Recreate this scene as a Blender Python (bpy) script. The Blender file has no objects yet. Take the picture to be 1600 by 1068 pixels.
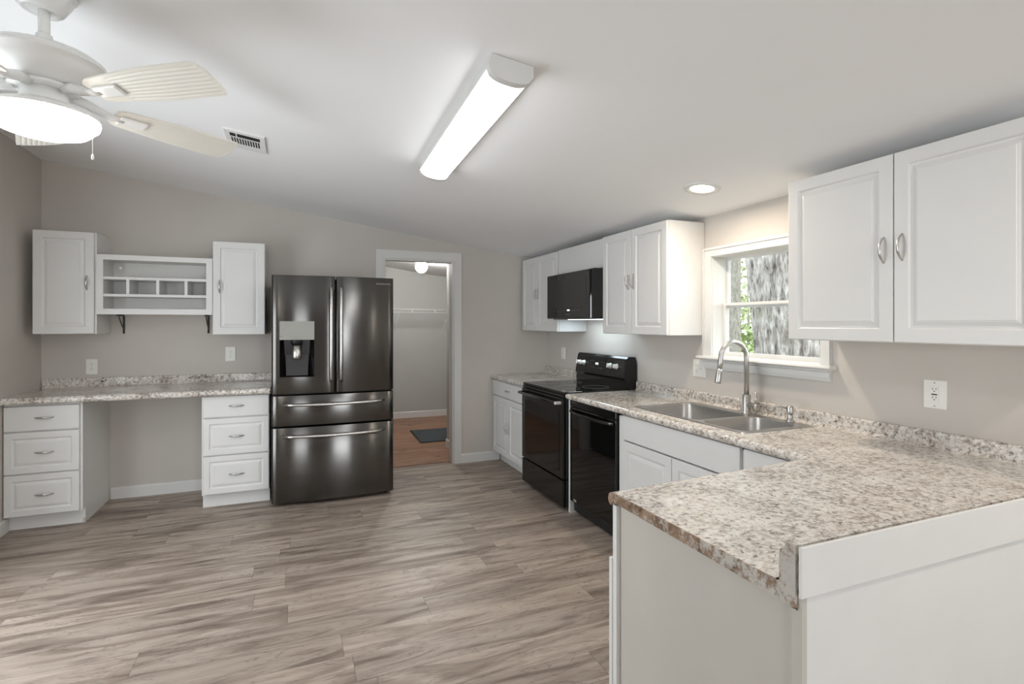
import bpy, bmesh, math, random
from mathutils import Vector, Matrix, noise
random.seed(7)
S = bpy.context.scene
COL = S.collection
PI = math.pi

# ------------------------------------------------------------------ camera, world, exposure
cam_d = bpy.data.cameras.new('camera'); cam = bpy.data.objects.new('camera', cam_d); COL.objects.link(cam)
cam_d.sensor_fit = 'HORIZONTAL'; cam_d.sensor_width = 36.0
cam_d.lens = 36.0*831.75/1600.0
cam_d.shift_y = -(534.0-504.9)/1600.0
cam_d.clip_start = 0.05; cam_d.clip_end = 200
cam.location = (0, 0, 1.40); cam.rotation_euler = (PI/2, 0, -math.radians(22.278))
S.camera = cam
S.view_settings.view_transform = 'Standard'; S.view_settings.look = 'None'
S.view_settings.gamma = 1.0; S.view_settings.exposure = -0.08
try: S.view_settings.use_curve_mapping = False
except Exception: pass
try:
    S.cycles.max_bounces = 10; S.cycles.diffuse_bounces = 8; S.cycles.glossy_bounces = 5
    S.cycles.transparent_max_bounces = 12; S.cycles.sample_clamp_indirect = 6.0
    S.cycles.caustics_reflective = False; S.cycles.caustics_refractive = False
except Exception: pass
W = bpy.data.worlds.new('sky'); S.world = W; W.use_nodes = True
_bg = W.node_tree.nodes['Background']
_bg.inputs['Color'].default_value = (0.86, 0.94, 1.0, 1); _bg.inputs['Strength'].default_value = 3.6

def lamp(name, kind, loc, rot, energy, color, **kw):
    d = bpy.data.lights.new(name, kind); d.energy = energy; d.color = color
    for k, v in kw.items(): setattr(d, k, v)
    o = bpy.data.objects.new(name, d); COL.objects.link(o); o.location = loc; o.rotation_euler = rot
    return o
# daylight through the glass door and the windows behind and left of the camera
lamp('daylight_rear_door', 'AREA', (1.15, -3.42, 1.08), (PI/2+0.25, 0, 0), 46, (0.93, 0.97, 1.0), shape='RECTANGLE', size=0.75, size_y=2.0)
lamp('daylight_rear_window', 'AREA', (-0.95, -3.42, 1.45), (PI/2+0.25, 0, 0), 32, (0.93, 0.97, 1.0), shape='RECTANGLE', size=0.7, size_y=1.2)
lamp('daylight_side_door', 'AREA', (-2.02, 2.55, 1.08), (0, -PI/2+0.4, 0), 30, (0.95, 0.98, 1.0), shape='RECTANGLE', size=2.0, size_y=1.6)
lamp('daylight_sun', 'SUN', (12, 0, 9), (math.radians(35), 0, math.radians(-12)), 1.2, (1.0, 0.96, 0.88), angle=0.5)

# ------------------------------------------------------------------ node helpers
def new_mat(name):
    m = bpy.data.materials.new(name); m.use_nodes = True
    nt = m.node_tree; b = nt.nodes['Principled BSDF']
    return m, nt, b
def nd(nt, typ, **kw):
    n = nt.nodes.new(typ)
    for k, v in kw.items():
        if k.startswith('i_'):
            key = k[2:].replace('_', ' ')
            if key.isdigit(): key = int(key)
            if hasattr(v, 'is_linked'): nt.links.new(v, n.inputs[key])
            else: n.inputs[key].default_value = v
        else: setattr(n, k, v)
    return n
def math_n(nt, op, a, b=0.0, c=None):
    n = nt.nodes.new('ShaderNodeMath'); n.operation = op
    for i, v in enumerate((a, b) if c is None else (a, b, c)):
        if hasattr(v, 'is_linked'): nt.links.new(v, n.inputs[i])
        else: n.inputs[i].default_value = v
    return n.outputs[0]
def ramp(nt, fac, stops, interp='LINEAR'):
    n = nt.nodes.new('ShaderNodeValToRGB'); nt.links.new(fac, n.inputs[0]); cr = n.color_ramp; cr.interpolation = interp
    while len(cr.elements) < len(stops): cr.elements.new(0.5)
    for e, (p, c) in zip(cr.elements, stops):
        e.position = p; e.color = (c[0], c[1], c[2], 1) if not isinstance(c, (int, float)) else (c, c, c, 1)
    return n.outputs[0]
def mix(nt, fac, a, b, blend='MIX'):
    n = nt.nodes.new('ShaderNodeMix'); n.data_type = 'RGBA'; n.blend_type = blend
    for key, v in ((0, fac), (6, a), (7, b)):
        if hasattr(v, 'is_linked'): nt.links.new(v, n.inputs[key])
        else: n.inputs[key].default_value = v if key == 0 else (v[0], v[1], v[2], 1)
    return n.outputs[2]
def objco(nt, scale=(1, 1, 1), rot=(0, 0, 0), loc=(0, 0, 0)):
    t = nt.nodes.new('ShaderNodeTexCoord'); m = nt.nodes.new('ShaderNodeMapping')
    nt.links.new(t.outputs['Object'], m.inputs[0])
    m.inputs['Scale'].default_value = scale; m.inputs['Rotation'].default_value = rot; m.inputs['Location'].default_value = loc
    return m.outputs[0]
def noise_n(nt, vec, scale, detail=3.0, rough=0.5, dist=0.0):
    n = nd(nt, 'ShaderNodeTexNoise'); nt.links.new(vec, n.inputs['Vector'])
    n.inputs['Scale'].default_value = scale; n.inputs['Detail'].default_value = detail
    n.inputs['Roughness'].default_value = rough; n.inputs['Distortion'].default_value = dist
    return n.outputs['Fac']
def bump(nt, b, h, strength=0.1, dist=0.01):
    n = nd(nt, 'ShaderNodeBump'); n.inputs['Strength'].default_value = strength; n.inputs['Distance'].default_value = dist
    nt.links.new(h, n.inputs['Height']); nt.links.new(n.outputs[0], b.inputs['Normal'])

def plain(name, col, rough=0.5, metal=0.0, var=0.03, nscale=12.0, spec=0.5, bmp=0.0, bscale=300.0):
    """paint / plastic / metal with a faint procedural mottling"""
    m, nt, b = new_mat(name)
    v = objco(nt); f = noise_n(nt, v, nscale, 3)
    lo = tuple(max(0, c*(1-var)) for c in col); hi = tuple(min(1, c*(1+var)) for c in col)
    nt.links.new(ramp(nt, f, [(0.3, lo), (0.7, hi)]), b.inputs['Base Color'])
    b.inputs['Roughness'].default_value = rough; b.inputs['Metallic'].default_value = metal
    b.inputs['Specular IOR Level'].default_value = spec
    if bmp: bump(nt, b, noise_n(nt, v, bscale, 2), bmp, 0.002)
    return m
def emit(name, col, strength):
    m, nt, b = new_mat(name)
    b.inputs['Base Color'].default_value = (0.8, 0.8, 0.8, 1)
    b.inputs['Emission Color'].default_value = (*col, 1); b.inputs['Emission Strength'].default_value = strength
    return m

M = {}
M['wall'] = plain('greige_wall_paint', (0.57, 0.537, 0.498), 0.75, var=0.02, nscale=3, spec=0.25, bmp=0.06, bscale=140)
M['wall2'] = plain('cool_grey_wall_paint', (0.47, 0.47, 0.455), 0.75, var=0.02, nscale=3, spec=0.25)
M['wallrear'] = plain('brown_rear_wall', (0.20, 0.15, 0.11), 0.7, var=0.05, nscale=3)
M['ceiling'] = plain('ceiling_paint', (0.88, 0.885, 0.89), 0.85, var=0.008, nscale=2, spec=0.2, bmp=0.05, bscale=90)
M['popcorn'] = plain('textured_ceiling', (0.75, 0.75, 0.74), 0.9, var=0.12, nscale=60, spec=0.2, bmp=0.8, bscale=70)
M['trim'] = plain('white_trim_paint', (0.70, 0.70, 0.685), 0.45, var=0.015, nscale=8)
M['cab'] = plain('white_cabinet_thermofoil', (0.70, 0.70, 0.69), 0.42, var=0.012, nscale=6)
M['cabin'] = plain('white_melamine', (0.72, 0.71, 0.69), 0.5, var=0.02, nscale=6)
M['greypanel'] = plain('grey_painted_panel', (0.50, 0.475, 0.43), 0.6, var=0.04, nscale=4, bmp=0.05, bscale=120)
M['chrome'] = plain('satin_nickel', (0.55, 0.54, 0.52), 0.28, 1.0, var=0.05)
M['steel_dk'] = plain('dark_bracket_metal', (0.10, 0.095, 0.09), 0.4, 0.7, var=0.2, nscale=40)
M['black'] = plain('black_enamel', (0.006, 0.006, 0.006), 0.16, var=0.1)
M['blackglass'] = plain('black_glass', (0.004, 0.004, 0.004), 0.04, var=0.05)
M['blackmatte'] = plain('black_plastic', (0.012, 0.012, 0.012), 0.45, var=0.1)
M['void'] = plain('duct_shade', (0.01, 0.01, 0.01), 0.9)
M['ivory'] = plain('white_outlet_plastic', (0.80, 0.79, 0.75), 0.3, var=0.01)
M['fanwhite'] = plain('white_fan_enamel', (0.80, 0.80, 0.79), 0.25, var=0.01)
M['slot'] = plain('outlet_slot_dark', (0.02, 0.02, 0.02), 0.7)
M['grey_ui'] = plain('silver_control_panel', (0.30, 0.30, 0.275), 0.4, 0.0, var=0.03)
M['ink'] = plain('control_ink', (0.12, 0.12, 0.12), 0.6)
M['brass'] = plain('knob_silver', (0.72, 0.72, 0.70), 0.35, 0.5)
M['handle_dk'] = plain('dark_polished_handle', (0.10, 0.10, 0.10), 0.25, 1.0)
M['ivoryblade'] = plain('ivory_fan_blade', (0.80, 0.775, 0.71), 0.35, var=0.01)
M['rubber'] = plain('dark_mat_pile', (0.045, 0.055, 0.06), 0.95, var=0.35, nscale=120, bmp=0.8, bscale=260)
M['rubber_edge'] = plain('mat_rubber_edge', (0.02, 0.02, 0.02), 0.7)
M['wire'] = plain('white_vinyl_wire', (0.8, 0.8, 0.79), 0.35)
M['fluo'] = emit('fluorescent_diffuser_glow', (0.97, 0.985, 1.0), 14.0)
M['bowlglow'] = emit('frosted_bowl_glow', (1.0, 0.95, 0.87), 13.0)
M['recess'] = emit('recessed_lens_glow', (1.0, 0.90, 0.78), 14.0)
M['globe'] = emit('globe_bulb_glow', (1.0, 0.985, 0.955), 200.0)
M['led_w'] = emit('display_glow', (0.75, 0.85, 1.0), 1.6)
M['led_r'] = emit('red_indicator_glow', (1.0, 0.35, 0.3), 1.2)

def mk_granite():
    m, nt, b = new_mat('granite_laminate')
    v = objco(nt)
    n1 = noise_n(nt, v, 55, 6, 0.68, 0.3); n0 = noise_n(nt, v, 7, 3, 0.5)
    f = math_n(nt, 'ADD', n1, math_n(nt, 'MULTIPLY', math_n(nt, 'SUBTRACT', n0, 0.5), 0.35))
    base = ramp(nt, f, [(0.30, (0.14, 0.125, 0.115)), (0.39, (0.34, 0.305, 0.27)), (0.46, (0.54, 0.485, 0.425)), (0.54, (0.68, 0.645, 0.60)), (0.66, (0.78, 0.765, 0.74))])
    n2 = noise_n(nt, v, 62, 6, 0.72, 0.6)
    dark = ramp(nt, n2, [(0.565, 0.0), (0.605, 1.0)])
    c = mix(nt, math_n(nt, 'MULTIPLY', dark, 0.85), base, (0.07, 0.068, 0.068))
    n3 = noise_n(nt, v, 120, 3, 0.6)
    c = mix(nt, math_n(nt, 'MULTIPLY', ramp(nt, n3, [(0.60, 0.0), (0.68, 1.0)]), 0.7), c, (0.80, 0.79, 0.77))
    nt.links.new(c, b.inputs['Base Color']); b.inputs['Roughness'].default_value = 0.14
    bump(nt, b, noise_n(nt, v, 160, 2), 0.03, 0.002)
    return m
M['granite'] = mk_granite()

def mk_raw():
    m, nt, b = new_mat('chipped_raw_edge')
    v = objco(nt)
    n1 = noise_n(nt, v, 26, 5, 0.65, 0.3); n2 = noise_n(nt, v, 11, 3, 0.6)
    br = ramp(nt, n1, [(0.3, (0.10, 0.055, 0.03)), (0.55, (0.26, 0.17, 0.11)), (0.75, (0.42, 0.33, 0.25))])
    sp = nd(nt, 'ShaderNodeSeparateXYZ'); nt.links.new(objco(nt), sp.inputs[0])
    n3 = noise_n(nt, objco(nt), 48, 6, 0.7, 0.1)
    worn = math_n(nt, 'ADD', n3, math_n(nt, 'MULTIPLY', math_n(nt, 'SUBTRACT', 1.0, sp.outputs[1]), 0.30))
    c = mix(nt, ramp(nt, worn, [(0.45, 0.0), (0.60, 0.9)]), br, (0.52, 0.50, 0.46))
    nt.links.new(c, b.inputs['Base Color']); b.inputs['Roughness'].default_value = 0.8
    bump(nt, b, n1, 0.5, 0.006)
    return m
M['raw'] = mk_raw()

def mk_planks(name, wid, length, cols, grain_dark, rough):
    m, nt, b = new_mat(name)
    t = nd(nt, 'ShaderNodeTexCoord'); sp = nd(nt, 'ShaderNodeSeparateXYZ'); nt.links.new(t.outputs['Object'], sp.inputs[0])
    x, y = sp.outputs[0], sp.outputs[1]
    ry = math_n(nt, 'DIVIDE', y, wid); row = math_n(nt, 'FLOOR', ry); fy = math_n(nt, 'SUBTRACT', ry, row)
    wn = nd(nt, 'ShaderNodeTexWhiteNoise', noise_dimensions='1D'); nt.links.new(row, wn.inputs['W'])
    rx = math_n(nt, 'ADD', math_n(nt, 'DIVIDE', x, length), math_n(nt, 'MULTIPLY', wn.outputs['Value'], 7.31))
    colm = math_n(nt, 'FLOOR', rx); fx = math_n(nt, 'SUBTRACT', rx, colm)
    cb = nd(nt, 'ShaderNodeCombineXYZ'); nt.links.new(row, cb.inputs[0]); nt.links.new(colm, cb.inputs[1])
    w2 = nd(nt, 'ShaderNodeTexWhiteNoise', noise_dimensions='2D'); nt.links.new(cb.outputs[0], w2.inputs['Vector'])
    pid = w2.outputs['Value']
    # grain coordinates, shifted per plank
    def gco(sx, sy, a, b_):
        g = nd(nt, 'ShaderNodeCombineXYZ')
        nt.links.new(math_n(nt, 'ADD', math_n(nt, 'MULTIPLY', x, sx), math_n(nt, 'MULTIPLY', pid, a)), g.inputs[0])
        nt.links.new(math_n(nt, 'ADD', math_n(nt, 'MULTIPLY', y, sy), math_n(nt, 'MULTIPLY', pid, b_)), g.inputs[1])
        return g.outputs[0]
    g1 = noise_n(nt, gco(0.75, 5.5, 37.0, 91.0), 1.7, 5, 0.60, 1.5)
    g2 = noise_n(nt, gco(3.0, 70.0, 11.0, 5.0), 3.0, 4, 0.65, 0.3)
    g3 = noise_n(nt, gco(0.8, 4.0, 53.0, 17.0), 2.2, 4, 0.55, 2.2)
    base = ramp(nt, g1, [(0.30, cols[0]), (0.43, cols[1]), (0.54, cols[2]), (0.72, cols[3])])
    tone = ramp(nt, pid, [(0.0, 0.86), (0.5, 1.0), (1.0, 1.10)])
    c = mix(nt, 1.0, base, tone, 'MULTIPLY')
    fine = ramp(nt, g2, [(0.34, 0.78), (0.58, 1.05)])
    c = mix(nt, 0.75, c, fine, 'MULTIPLY')
    vein = math_n(nt, 'ABSOLUTE', math_n(nt, 'SUBTRACT', g3, 0.5))
    c = mix(nt, math_n(nt, 'MULTIPLY', ramp(nt, vein, [(0.0, 1.0), (0.018, 0.0)]), 0.42), c, grain_dark)
    vo = nd(nt, 'ShaderNodeTexVoronoi', feature='F1'); nt.links.new(gco(1.6, 5.5, 23.0, 61.0), vo.inputs['Vector']); vo.inputs['Scale'].default_value = 1.15
    kn = ramp(nt, math_n(nt, 'ADD', vo.outputs['Distance'], math_n(nt, 'MULTIPLY', math_n(nt, 'SUBTRACT', g2, 0.5), 0.12)), [(0.05, 1.0), (0.17, 0.0)])
    c = mix(nt, math_n(nt, 'MULTIPLY', kn, 0.55), c, grain_dark)
    # joints
    ey = math_n(nt, 'MINIMUM', fy, math_n(nt, 'SUBTRACT', 1.0, fy)); ex = math_n(nt, 'MINIMUM', fx, math_n(nt, 'SUBTRACT', 1.0, fx))
    jy = math_n(nt, 'LESS_THAN', ey, 0.0013/wid); jx = math_n(nt, 'LESS_THAN', ex, 0.0013/length)
    j = math_n(nt, 'MAXIMUM', jy, jx)
    c = mix(nt, math_n(nt, 'MULTIPLY', j, 0.55), c, grain_dark)
    nt.links.new(c, b.inputs['Base Color'])
    nt.links.new(ramp(nt, g1, [(0.3, rough+0.08), (0.7, rough-0.04)]), b.inputs['Roughness'])
    bump(nt, b, math_n(nt, 'SUBTRACT', math_n(nt, 'MULTIPLY', g2, 0.25), j), 0.12, 0.003)
    return m
M['vinyl'] = mk_planks('grey_oak_vinyl_plank', 0.18, 1.22, [(0.135, 0.103, 0.081), (0.262, 0.209, 0.170), (0.375, 0.309, 0.258), (0.455, 0.385, 0.33)], (0.06, 0.045, 0.035), 0.42)
M['orange'] = mk_planks('orange_oak_laminate', 0.095, 0.9, [(0.20, 0.092, 0.045), (0.27, 0.130, 0.068), (0.33, 0.168, 0.09), (0.38, 0.21, 0.12)], (0.10, 0.045, 0.02), 0.3)

def mk_blacksteel():
    m, nt, b = new_mat('black_stainless_steel')
    v = objco(nt, (2.0, 2.0, 260.0)); f = noise_n(nt, v, 1.0, 3)
    nt.links.new(ramp(nt, f, [(0.3, (0.125, 0.12, 0.114)), (0.7, (0.137, 0.132, 0.125))]), b.inputs['Base Color'])
    b.inputs['Metallic'].default_value = 1.0
    nt.links.new(ramp(nt, f, [(0.3, 0.20), (0.7, 0.215)]), b.inputs['Roughness'])
    b.inputs['Anisotropic'].default_value = 1.0
    tg = nd(nt, 'ShaderNodeCombineXYZ'); tg.inputs[2].default_value = 1.0; nt.links.new(tg.outputs[0], b.inputs['Tangent'])
    return m
M['bsteel'] = mk_blacksteel()
def mk_brushed():
    m, nt, b = new_mat('brushed_stainless')
    v = objco(nt, (4, 260, 260)); f = noise_n(nt, v, 1.0, 3)
    nt.links.new(ramp(nt, f, [(0.3, (0.46, 0.45, 0.43)), (0.7, (0.60, 0.59, 0.57))]), b.inputs['Base Color'])
    b.inputs['Metallic'].default_value = 1.0; b.inputs['Roughness'].default_value = 0.30
    return m
M['steel'] = mk_brushed()
def mk_glass():
    m, nt, b = new_mat('window_glass')
    nt.nodes.remove(b); out = nt.nodes['Material Output']
    tr = nd(nt, 'ShaderNodeBsdfTransparent'); tr.inputs[0].default_value = (0.97, 0.98, 0.98, 1)
    gl = nd(nt, 'ShaderNodeBsdfGlossy'); gl.inputs['Roughness'].default_value = 0.02
    fr = nd(nt, 'ShaderNodeFresnel'); fr.inputs[0].default_value = 1.45
    gm = nd(nt, 'ShaderNodeNewGeometry')
    ff = math_n(nt, 'MULTIPLY', fr.outputs[0], math_n(nt, 'SUBTRACT', 1.0, gm.outputs['Backfacing']))
    mx = nd(nt, 'ShaderNodeMixShader'); nt.links.new(ff, mx.inputs[0]); nt.links.new(tr.outputs[0], mx.inputs[1]); nt.links.new(gl.outputs[0], mx.inputs[2])
    nt.links.new(mx.outputs[0], out.inputs[0])
    return m
M['glass'] = mk_glass()
def mk_bark(name, a, bcol, c3, sc):
    m, nt, b = new_mat(name)
    v = objco(nt, (1, 1, 0.33)); n1 = noise_n(nt, v, sc, 5, 0.6, 0.5); n2 = noise_n(nt, objco(nt), 5, 3)
    c = ramp(nt, n1, [(0.32, a), (0.5, bcol), (0.68, c3)])
    c = mix(nt, ramp(nt, n2, [(0.55, 0.0), (0.75, 0.45)]), c, (0.20, 0.24, 0.13))
    nt.links.new(c, b.inputs['Base Color']); b.inputs['Roughness'].default_value = 0.95
    bump(nt, b, n1, 0.45, 0.02)
    return m
M['bark'] = mk_bark('oak_bark', (0.085, 0.07, 0.06), (0.35, 0.325, 0.30), (0.60, 0.585, 0.56), 24)
M['bark2'] = mk_bark('slim_tree_bark', (0.17, 0.16, 0.135), (0.29, 0.275, 0.235), (0.40, 0.385, 0.34), 34)
M['leaf'] = plain('bright_leaf', (0.27, 0.34, 0.14), 0.6, var=0.5, nscale=2.5)
M['leaf2'] = plain('pale_leaf', (0.40, 0.45, 0.24), 0.6, var=0.45, nscale=2.5)
M['grass'] = plain('leaf_litter_ground', (0.26, 0.22, 0.13), 0.95, var=0.5, nscale=6)

# ------------------------------------------------------------------ mesh helpers
def box(bm, x0, x1, y0, y1, z0, z1, bev=0.0, seg=1):
    vs = [bm.verts.new(p) for p in ((x0, y0, z0), (x1, y0, z0), (x1, y1, z0), (x0, y1, z0), (x0, y0, z1), (x1, y0, z1), (x1, y1, z1), (x0, y1, z1))]
    fs = [bm.faces.new([vs[i] for i in q]) for q in ((3, 2, 1, 0), (4, 5, 6, 7), (0, 1, 5, 4), (1, 2, 6, 5), (2, 3, 7, 6), (3, 0, 4, 7))]
    if bev > 0:
        es = {e for f in fs for e in f.edges}
        bmesh.ops.bevel(bm, geom=list(es), offset=bev, segments=seg, profile=0.5, affect='EDGES')
    return bm
def B(*a, **k):
    return box(bmesh.new(), *a, **k)
def prism(bm, pts, axis, a0, a1):
    """extrude polygon pts (2D) along axis ('x','y','z'); 2D order: x->(y,z), y->(x,z), z->(x,y)"""
    def P(p, a):
        return {'x': (a, p[0], p[1]), 'y': (p[0], a, p[1]), 'z': (p[0], p[1], a)}[axis]
    lo = [bm.verts.new(P(p, a0)) for p in pts]; hi = [bm.verts.new(P(p, a1)) for p in pts]
    n = len(pts)
    fs = [bm.faces.new(lo[::-1]), bm.faces.new(hi)]
    for i in range(n):
        fs.append(bm.faces.new((lo[i], lo[(i+1) % n], hi[(i+1) % n], hi[i])))
    bmesh.ops.recalc_face_normals(bm, faces=fs)
    return bm
def tube(bm, pts, rad, n=10, caps=True, flat=None):
    """sweep a circle (or ellipse: flat=(ref vector, ratio)) along pts; rad is a number or a list"""
    pts = [Vector(p) for p in pts]; k = len(pts)
    rs = rad if isinstance(rad, (list, tuple)) else [rad]*k
    rings = []; prev = None
    for i, p in enumerate(pts):
        t = (pts[min(i+1, k-1)]-pts[max(i-1, 0)]).normalized()
        if prev is None:
            ref = Vector((0, 0, 1)) if abs(t.z) < 0.9 else Vector((1, 0, 0))
            if flat: ref = Vector(flat[0])
            a = (ref-t*ref.dot(t)).normalized()
        else:
            a = (prev-t*prev.dot(t)).normalized()
        prev = a; b = t.cross(a); q = flat[1] if flat else 1.0
        rings.append([bm.verts.new(p+(a*math.cos(2*PI*j/n)+b*math.sin(2*PI*j/n)*q)*rs[i]) for j in range(n)])
    fs = []
    for r0, r1 in zip(rings, rings[1:]):
        for j in range(n): fs.append(bm.faces.new((r0[j], r0[(j+1) % n], r1[(j+1) % n], r1[j])))
    if caps: fs.append(bm.faces.new(rings[0][::-1])); fs.append(bm.faces.new(rings[-1]))
    for f in fs: f.smooth = len(f.verts) == 4
    bmesh.ops.recalc_face_normals(bm, faces=fs)
    return bm
def lathe(bm, prof, n=40, org=(0, 0, 0), cap0=True, cap1=True, axis='z'):
    """prof: list of (radius, height)"""
    def P(r, h, a):
        c, s = r*math.cos(a), r*math.sin(a)
        q = {'z': (c, s, h), 'y': (c, h, s), 'x': (h, c, s)}[axis]
        return (q[0]+org[0], q[1]+org[1], q[2]+org[2])
    rings = []
    for r, h in prof:
        rings.append([bm.verts.new(P(max(r, 1e-5), h, 2*PI*j/n)) for j in range(n)])
    fs = []
    for r0, r1 in zip(rings, rings[1:]):
        for j in range(n):
            f = bm.faces.new((r0[j], r0[(j+1) % n], r1[(j+1) % n], r1[j])); f.smooth = True; fs.append(f)
    if cap0: fs.append(bm.faces.new(rings[0][::-1]))
    if cap1: fs.append(bm.faces.new(rings[-1]))
    bmesh.ops.recalc_face_normals(bm, faces=fs)
    return bm
def holed(bm, us, vs, holes, P, thick):
    """sheet over the grid us x vs leaving out holes [(u0,u1,v0,v1)]; P(u,v,d) maps to 3D; solid of given thickness"""
    us = sorted(set(us) | {h[i] for h in holes for i in (0, 1)}); vs = sorted(set(vs) | {h[i] for h in holes for i in (2, 3)})
    inh = lambda u, v: any(h[0] < u < h[1] and h[2] < v < h[3] for h in holes)
    cells = {(i, j) for i in range(len(us)-1) for j in range(len(vs)-1) if not inh((us[i]+us[i+1])/2, (vs[j]+vs[j+1])/2)}
    V = {}
    def g(i, j, d):
        if (i, j, d) not in V: V[(i, j, d)] = bm.verts.new(P(us[i], vs[j], thick*d))
        return V[(i, j, d)]
    fs = []
    for i, j in cells:
        fs.append(bm.faces.new((g(i, j, 0), g(i+1, j, 0), g(i+1, j+1, 0), g(i, j+1, 0))))
        fs.append(bm.faces.new((g(i, j+1, 1), g(i+1, j+1, 1), g(i+1, j, 1), g(i, j, 1))))
        for (di, dj), (a, b) in (((-1, 0), ((i, j), (i, j+1))), ((1, 0), ((i+1, j), (i+1, j+1))), ((0, -1), ((i, j), (i+1, j))), ((0, 1), ((i, j+1), (i+1, j+1)))):
            if (i+di, j+dj) not in cells:
                fs.append(bm.faces.new((g(*a, 0), g(*b, 0), g(*b, 1), g(*a, 1))))
    bmesh.ops.recalc_face_normals(bm, faces=fs)
    return bm
def panel(bm, x0, x1, z0, z1, yf, th, loops):
    """rectangular front facing -y: loops = [(inset, depth behind yf)], last one is filled; th = thickness"""
    rings = [[(x0, z0), (x1, z0), (x1, z1), (x0, z1), yf+th]]
    for ins, d in loops: rings.append([(x0+ins, z0+ins), (x1-ins, z0+ins), (x1-ins, z1-ins), (x0+ins, z1-ins), yf+d])
    R = [[bm.verts.new((p[0], r[4], p[1])) for p in r[:4]] for r in rings]
    fs = [bm.faces.new(R[0]), bm.faces.new(R[-1])]
    for a, b in zip(R, R[1:]):
        for i in range(4): fs.append(bm.faces.new((a[i], a[(i+1) % 4], b[(i+1) % 4], b[i])))
    bmesh.ops.recalc_face_normals(bm, faces=fs)
    return bm
RAISED = [(0.0, 0.004), (0.0012, 0.0015), (0.004, 0.0), (0.052, 0.0), (0.0545, 0.002), (0.058, 0.0075), (0.064, 0.0085), (0.066, 0.0085), (0.080, 0.003), (0.084, 0.0028), (0.0855, 0.0010)]
RAISED_S = [(0.0, 0.004), (0.0012, 0.0015), (0.004, 0.0), (0.040, 0.0), (0.043, 0.002), (0.046, 0.0075), (0.051, 0.0085), (0.053, 0.0085), (0.066, 0.003), (0.070, 0.0028), (0.0715, 0.0010)]
SLAB = [(0.0, 0.004), (0.0012, 0.0015), (0.004, 0.0)]
def raised(x0, x1, z0, z1, loops=RAISED): return panel(bmesh.new(), x0, x1, z0, z1, 0.0, 0.019, loops)
def pull(cx, cz, length, vertical):
    pts, rs = [], []
    for i in range(15):
        t = -1+2*i/14
        o = 0.026*(1-abs(t)**2.4)+0.001
        a = t*length/2
        pts.append((cx, -o, cz+a) if vertical else (cx+a, -o, cz)); rs.append(0.0030+0.0036*(1-t*t))
    bm = tube(bmesh.new(), pts, rs, 8, True, ((1, 0, 0) if vertical else (0, 0, 1), 0.55))
    return bm

def obj(name, bm, mat, parent=None, label=None):
    me = bpy.data.meshes.new(name); bm.to_mesh(me); bm.free()
    for m_ in (mat if isinstance(mat, (list, tuple)) else [mat]): me.materials.append(M[m_] if isinstance(m_, str) else m_)
    o = bpy.data.objects.new(name, me); COL.objects.link(o)
    if parent: o.parent = parent
    if label: o['label'] = label
    return o
def tag(o, label, cat, group=None, kind=None):
    o['label'] = label; o['category'] = cat
    if group: o['group'] = group
    if kind: o['kind'] = kind
    return o
def thing(name, label, cat, loc=(0, 0, 0), rot=(0, 0, 0), group=None):
    o = bpy.data.objects.new(name, None); COL.objects.link(o); o.location = loc; o.rotation_euler = rot
    o.empty_display_size = 0.1
    return tag(o, label, cat, group)
def struct(name, bm, mat, parent=None):
    o = obj(name, bm, mat, parent)
    if not parent: o['kind'] = 'structure'
    return o
FX = -PI/2     # rotation for things that face -x (on the right-hand wall): local x -> world -y, local y -> world +x

# ------------------------------------------------------------------ room shell
XL, XR, YB, YF = -1.79, 2.51, 5.14, -3.2
CEIL = [(-1.95, 2.673), (-1.79, 2.651), (0.111, 2.388), (1.685, 2.163), (2.2, 2.097), (2.51, 2.068), (2.75, 2.045)]
KY = 0.012
def ceil_z(x, y=YB):
    return ceil_x(x)+KY*(YB-min(y, YB))
def ceil_x(x):
    for (a, za), (b, zb) in zip(CEIL, CEIL[1:]):
        if a <= x <= b: return za+(zb-za)*(x-a)/(b-a)
    return CEIL[-1][1]
TH = math.atan(0.1415)

struct('floor', B(XL-0.15, XR+0.2, YF-0.2, 5.225, -0.06, 0.0), 'vinyl')
struct('floor_utility', B(0.2, 2.75, 5.225, 8.05, -0.06, 0.0), 'orange')
bm = bmesh.new(); prism(bm, CEIL+[(x, z+0.08) for x, z in CEIL[::-1]], 'y', YF-0.2, 5.2)
for v in bm.verts: v.co.z += KY*(YB-min(v.co.y, YB))
struct('ceiling', bm, 'ceiling')
bm = bmesh.new(); C2 = [(0.15, ceil_z(0.15))]+[c for c in CEIL if c[0] > 0.15]
prism(bm, C2+[(x, z+0.08) for x, z in C2[::-1]], 'y', 5.2, 8.05); struct('ceiling_utility', bm, 'popcorn')
# back wall with the doorway
DX0, DX1, DZ = 0.788, 1.478, 2.022
bm = bmesh.new()
prism(bm, [(XL-0.12, 0), (DX0, 0), (DX0, DZ), (DX1, DZ), (DX1, 0), (2.65, 0)]+[(x, z+0.04) for x, z in CEIL[::-1] if -1.9 < x < 2.65], 'y', YB, YB+0.11)
struct('wall_back', bm, 'wall')
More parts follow.
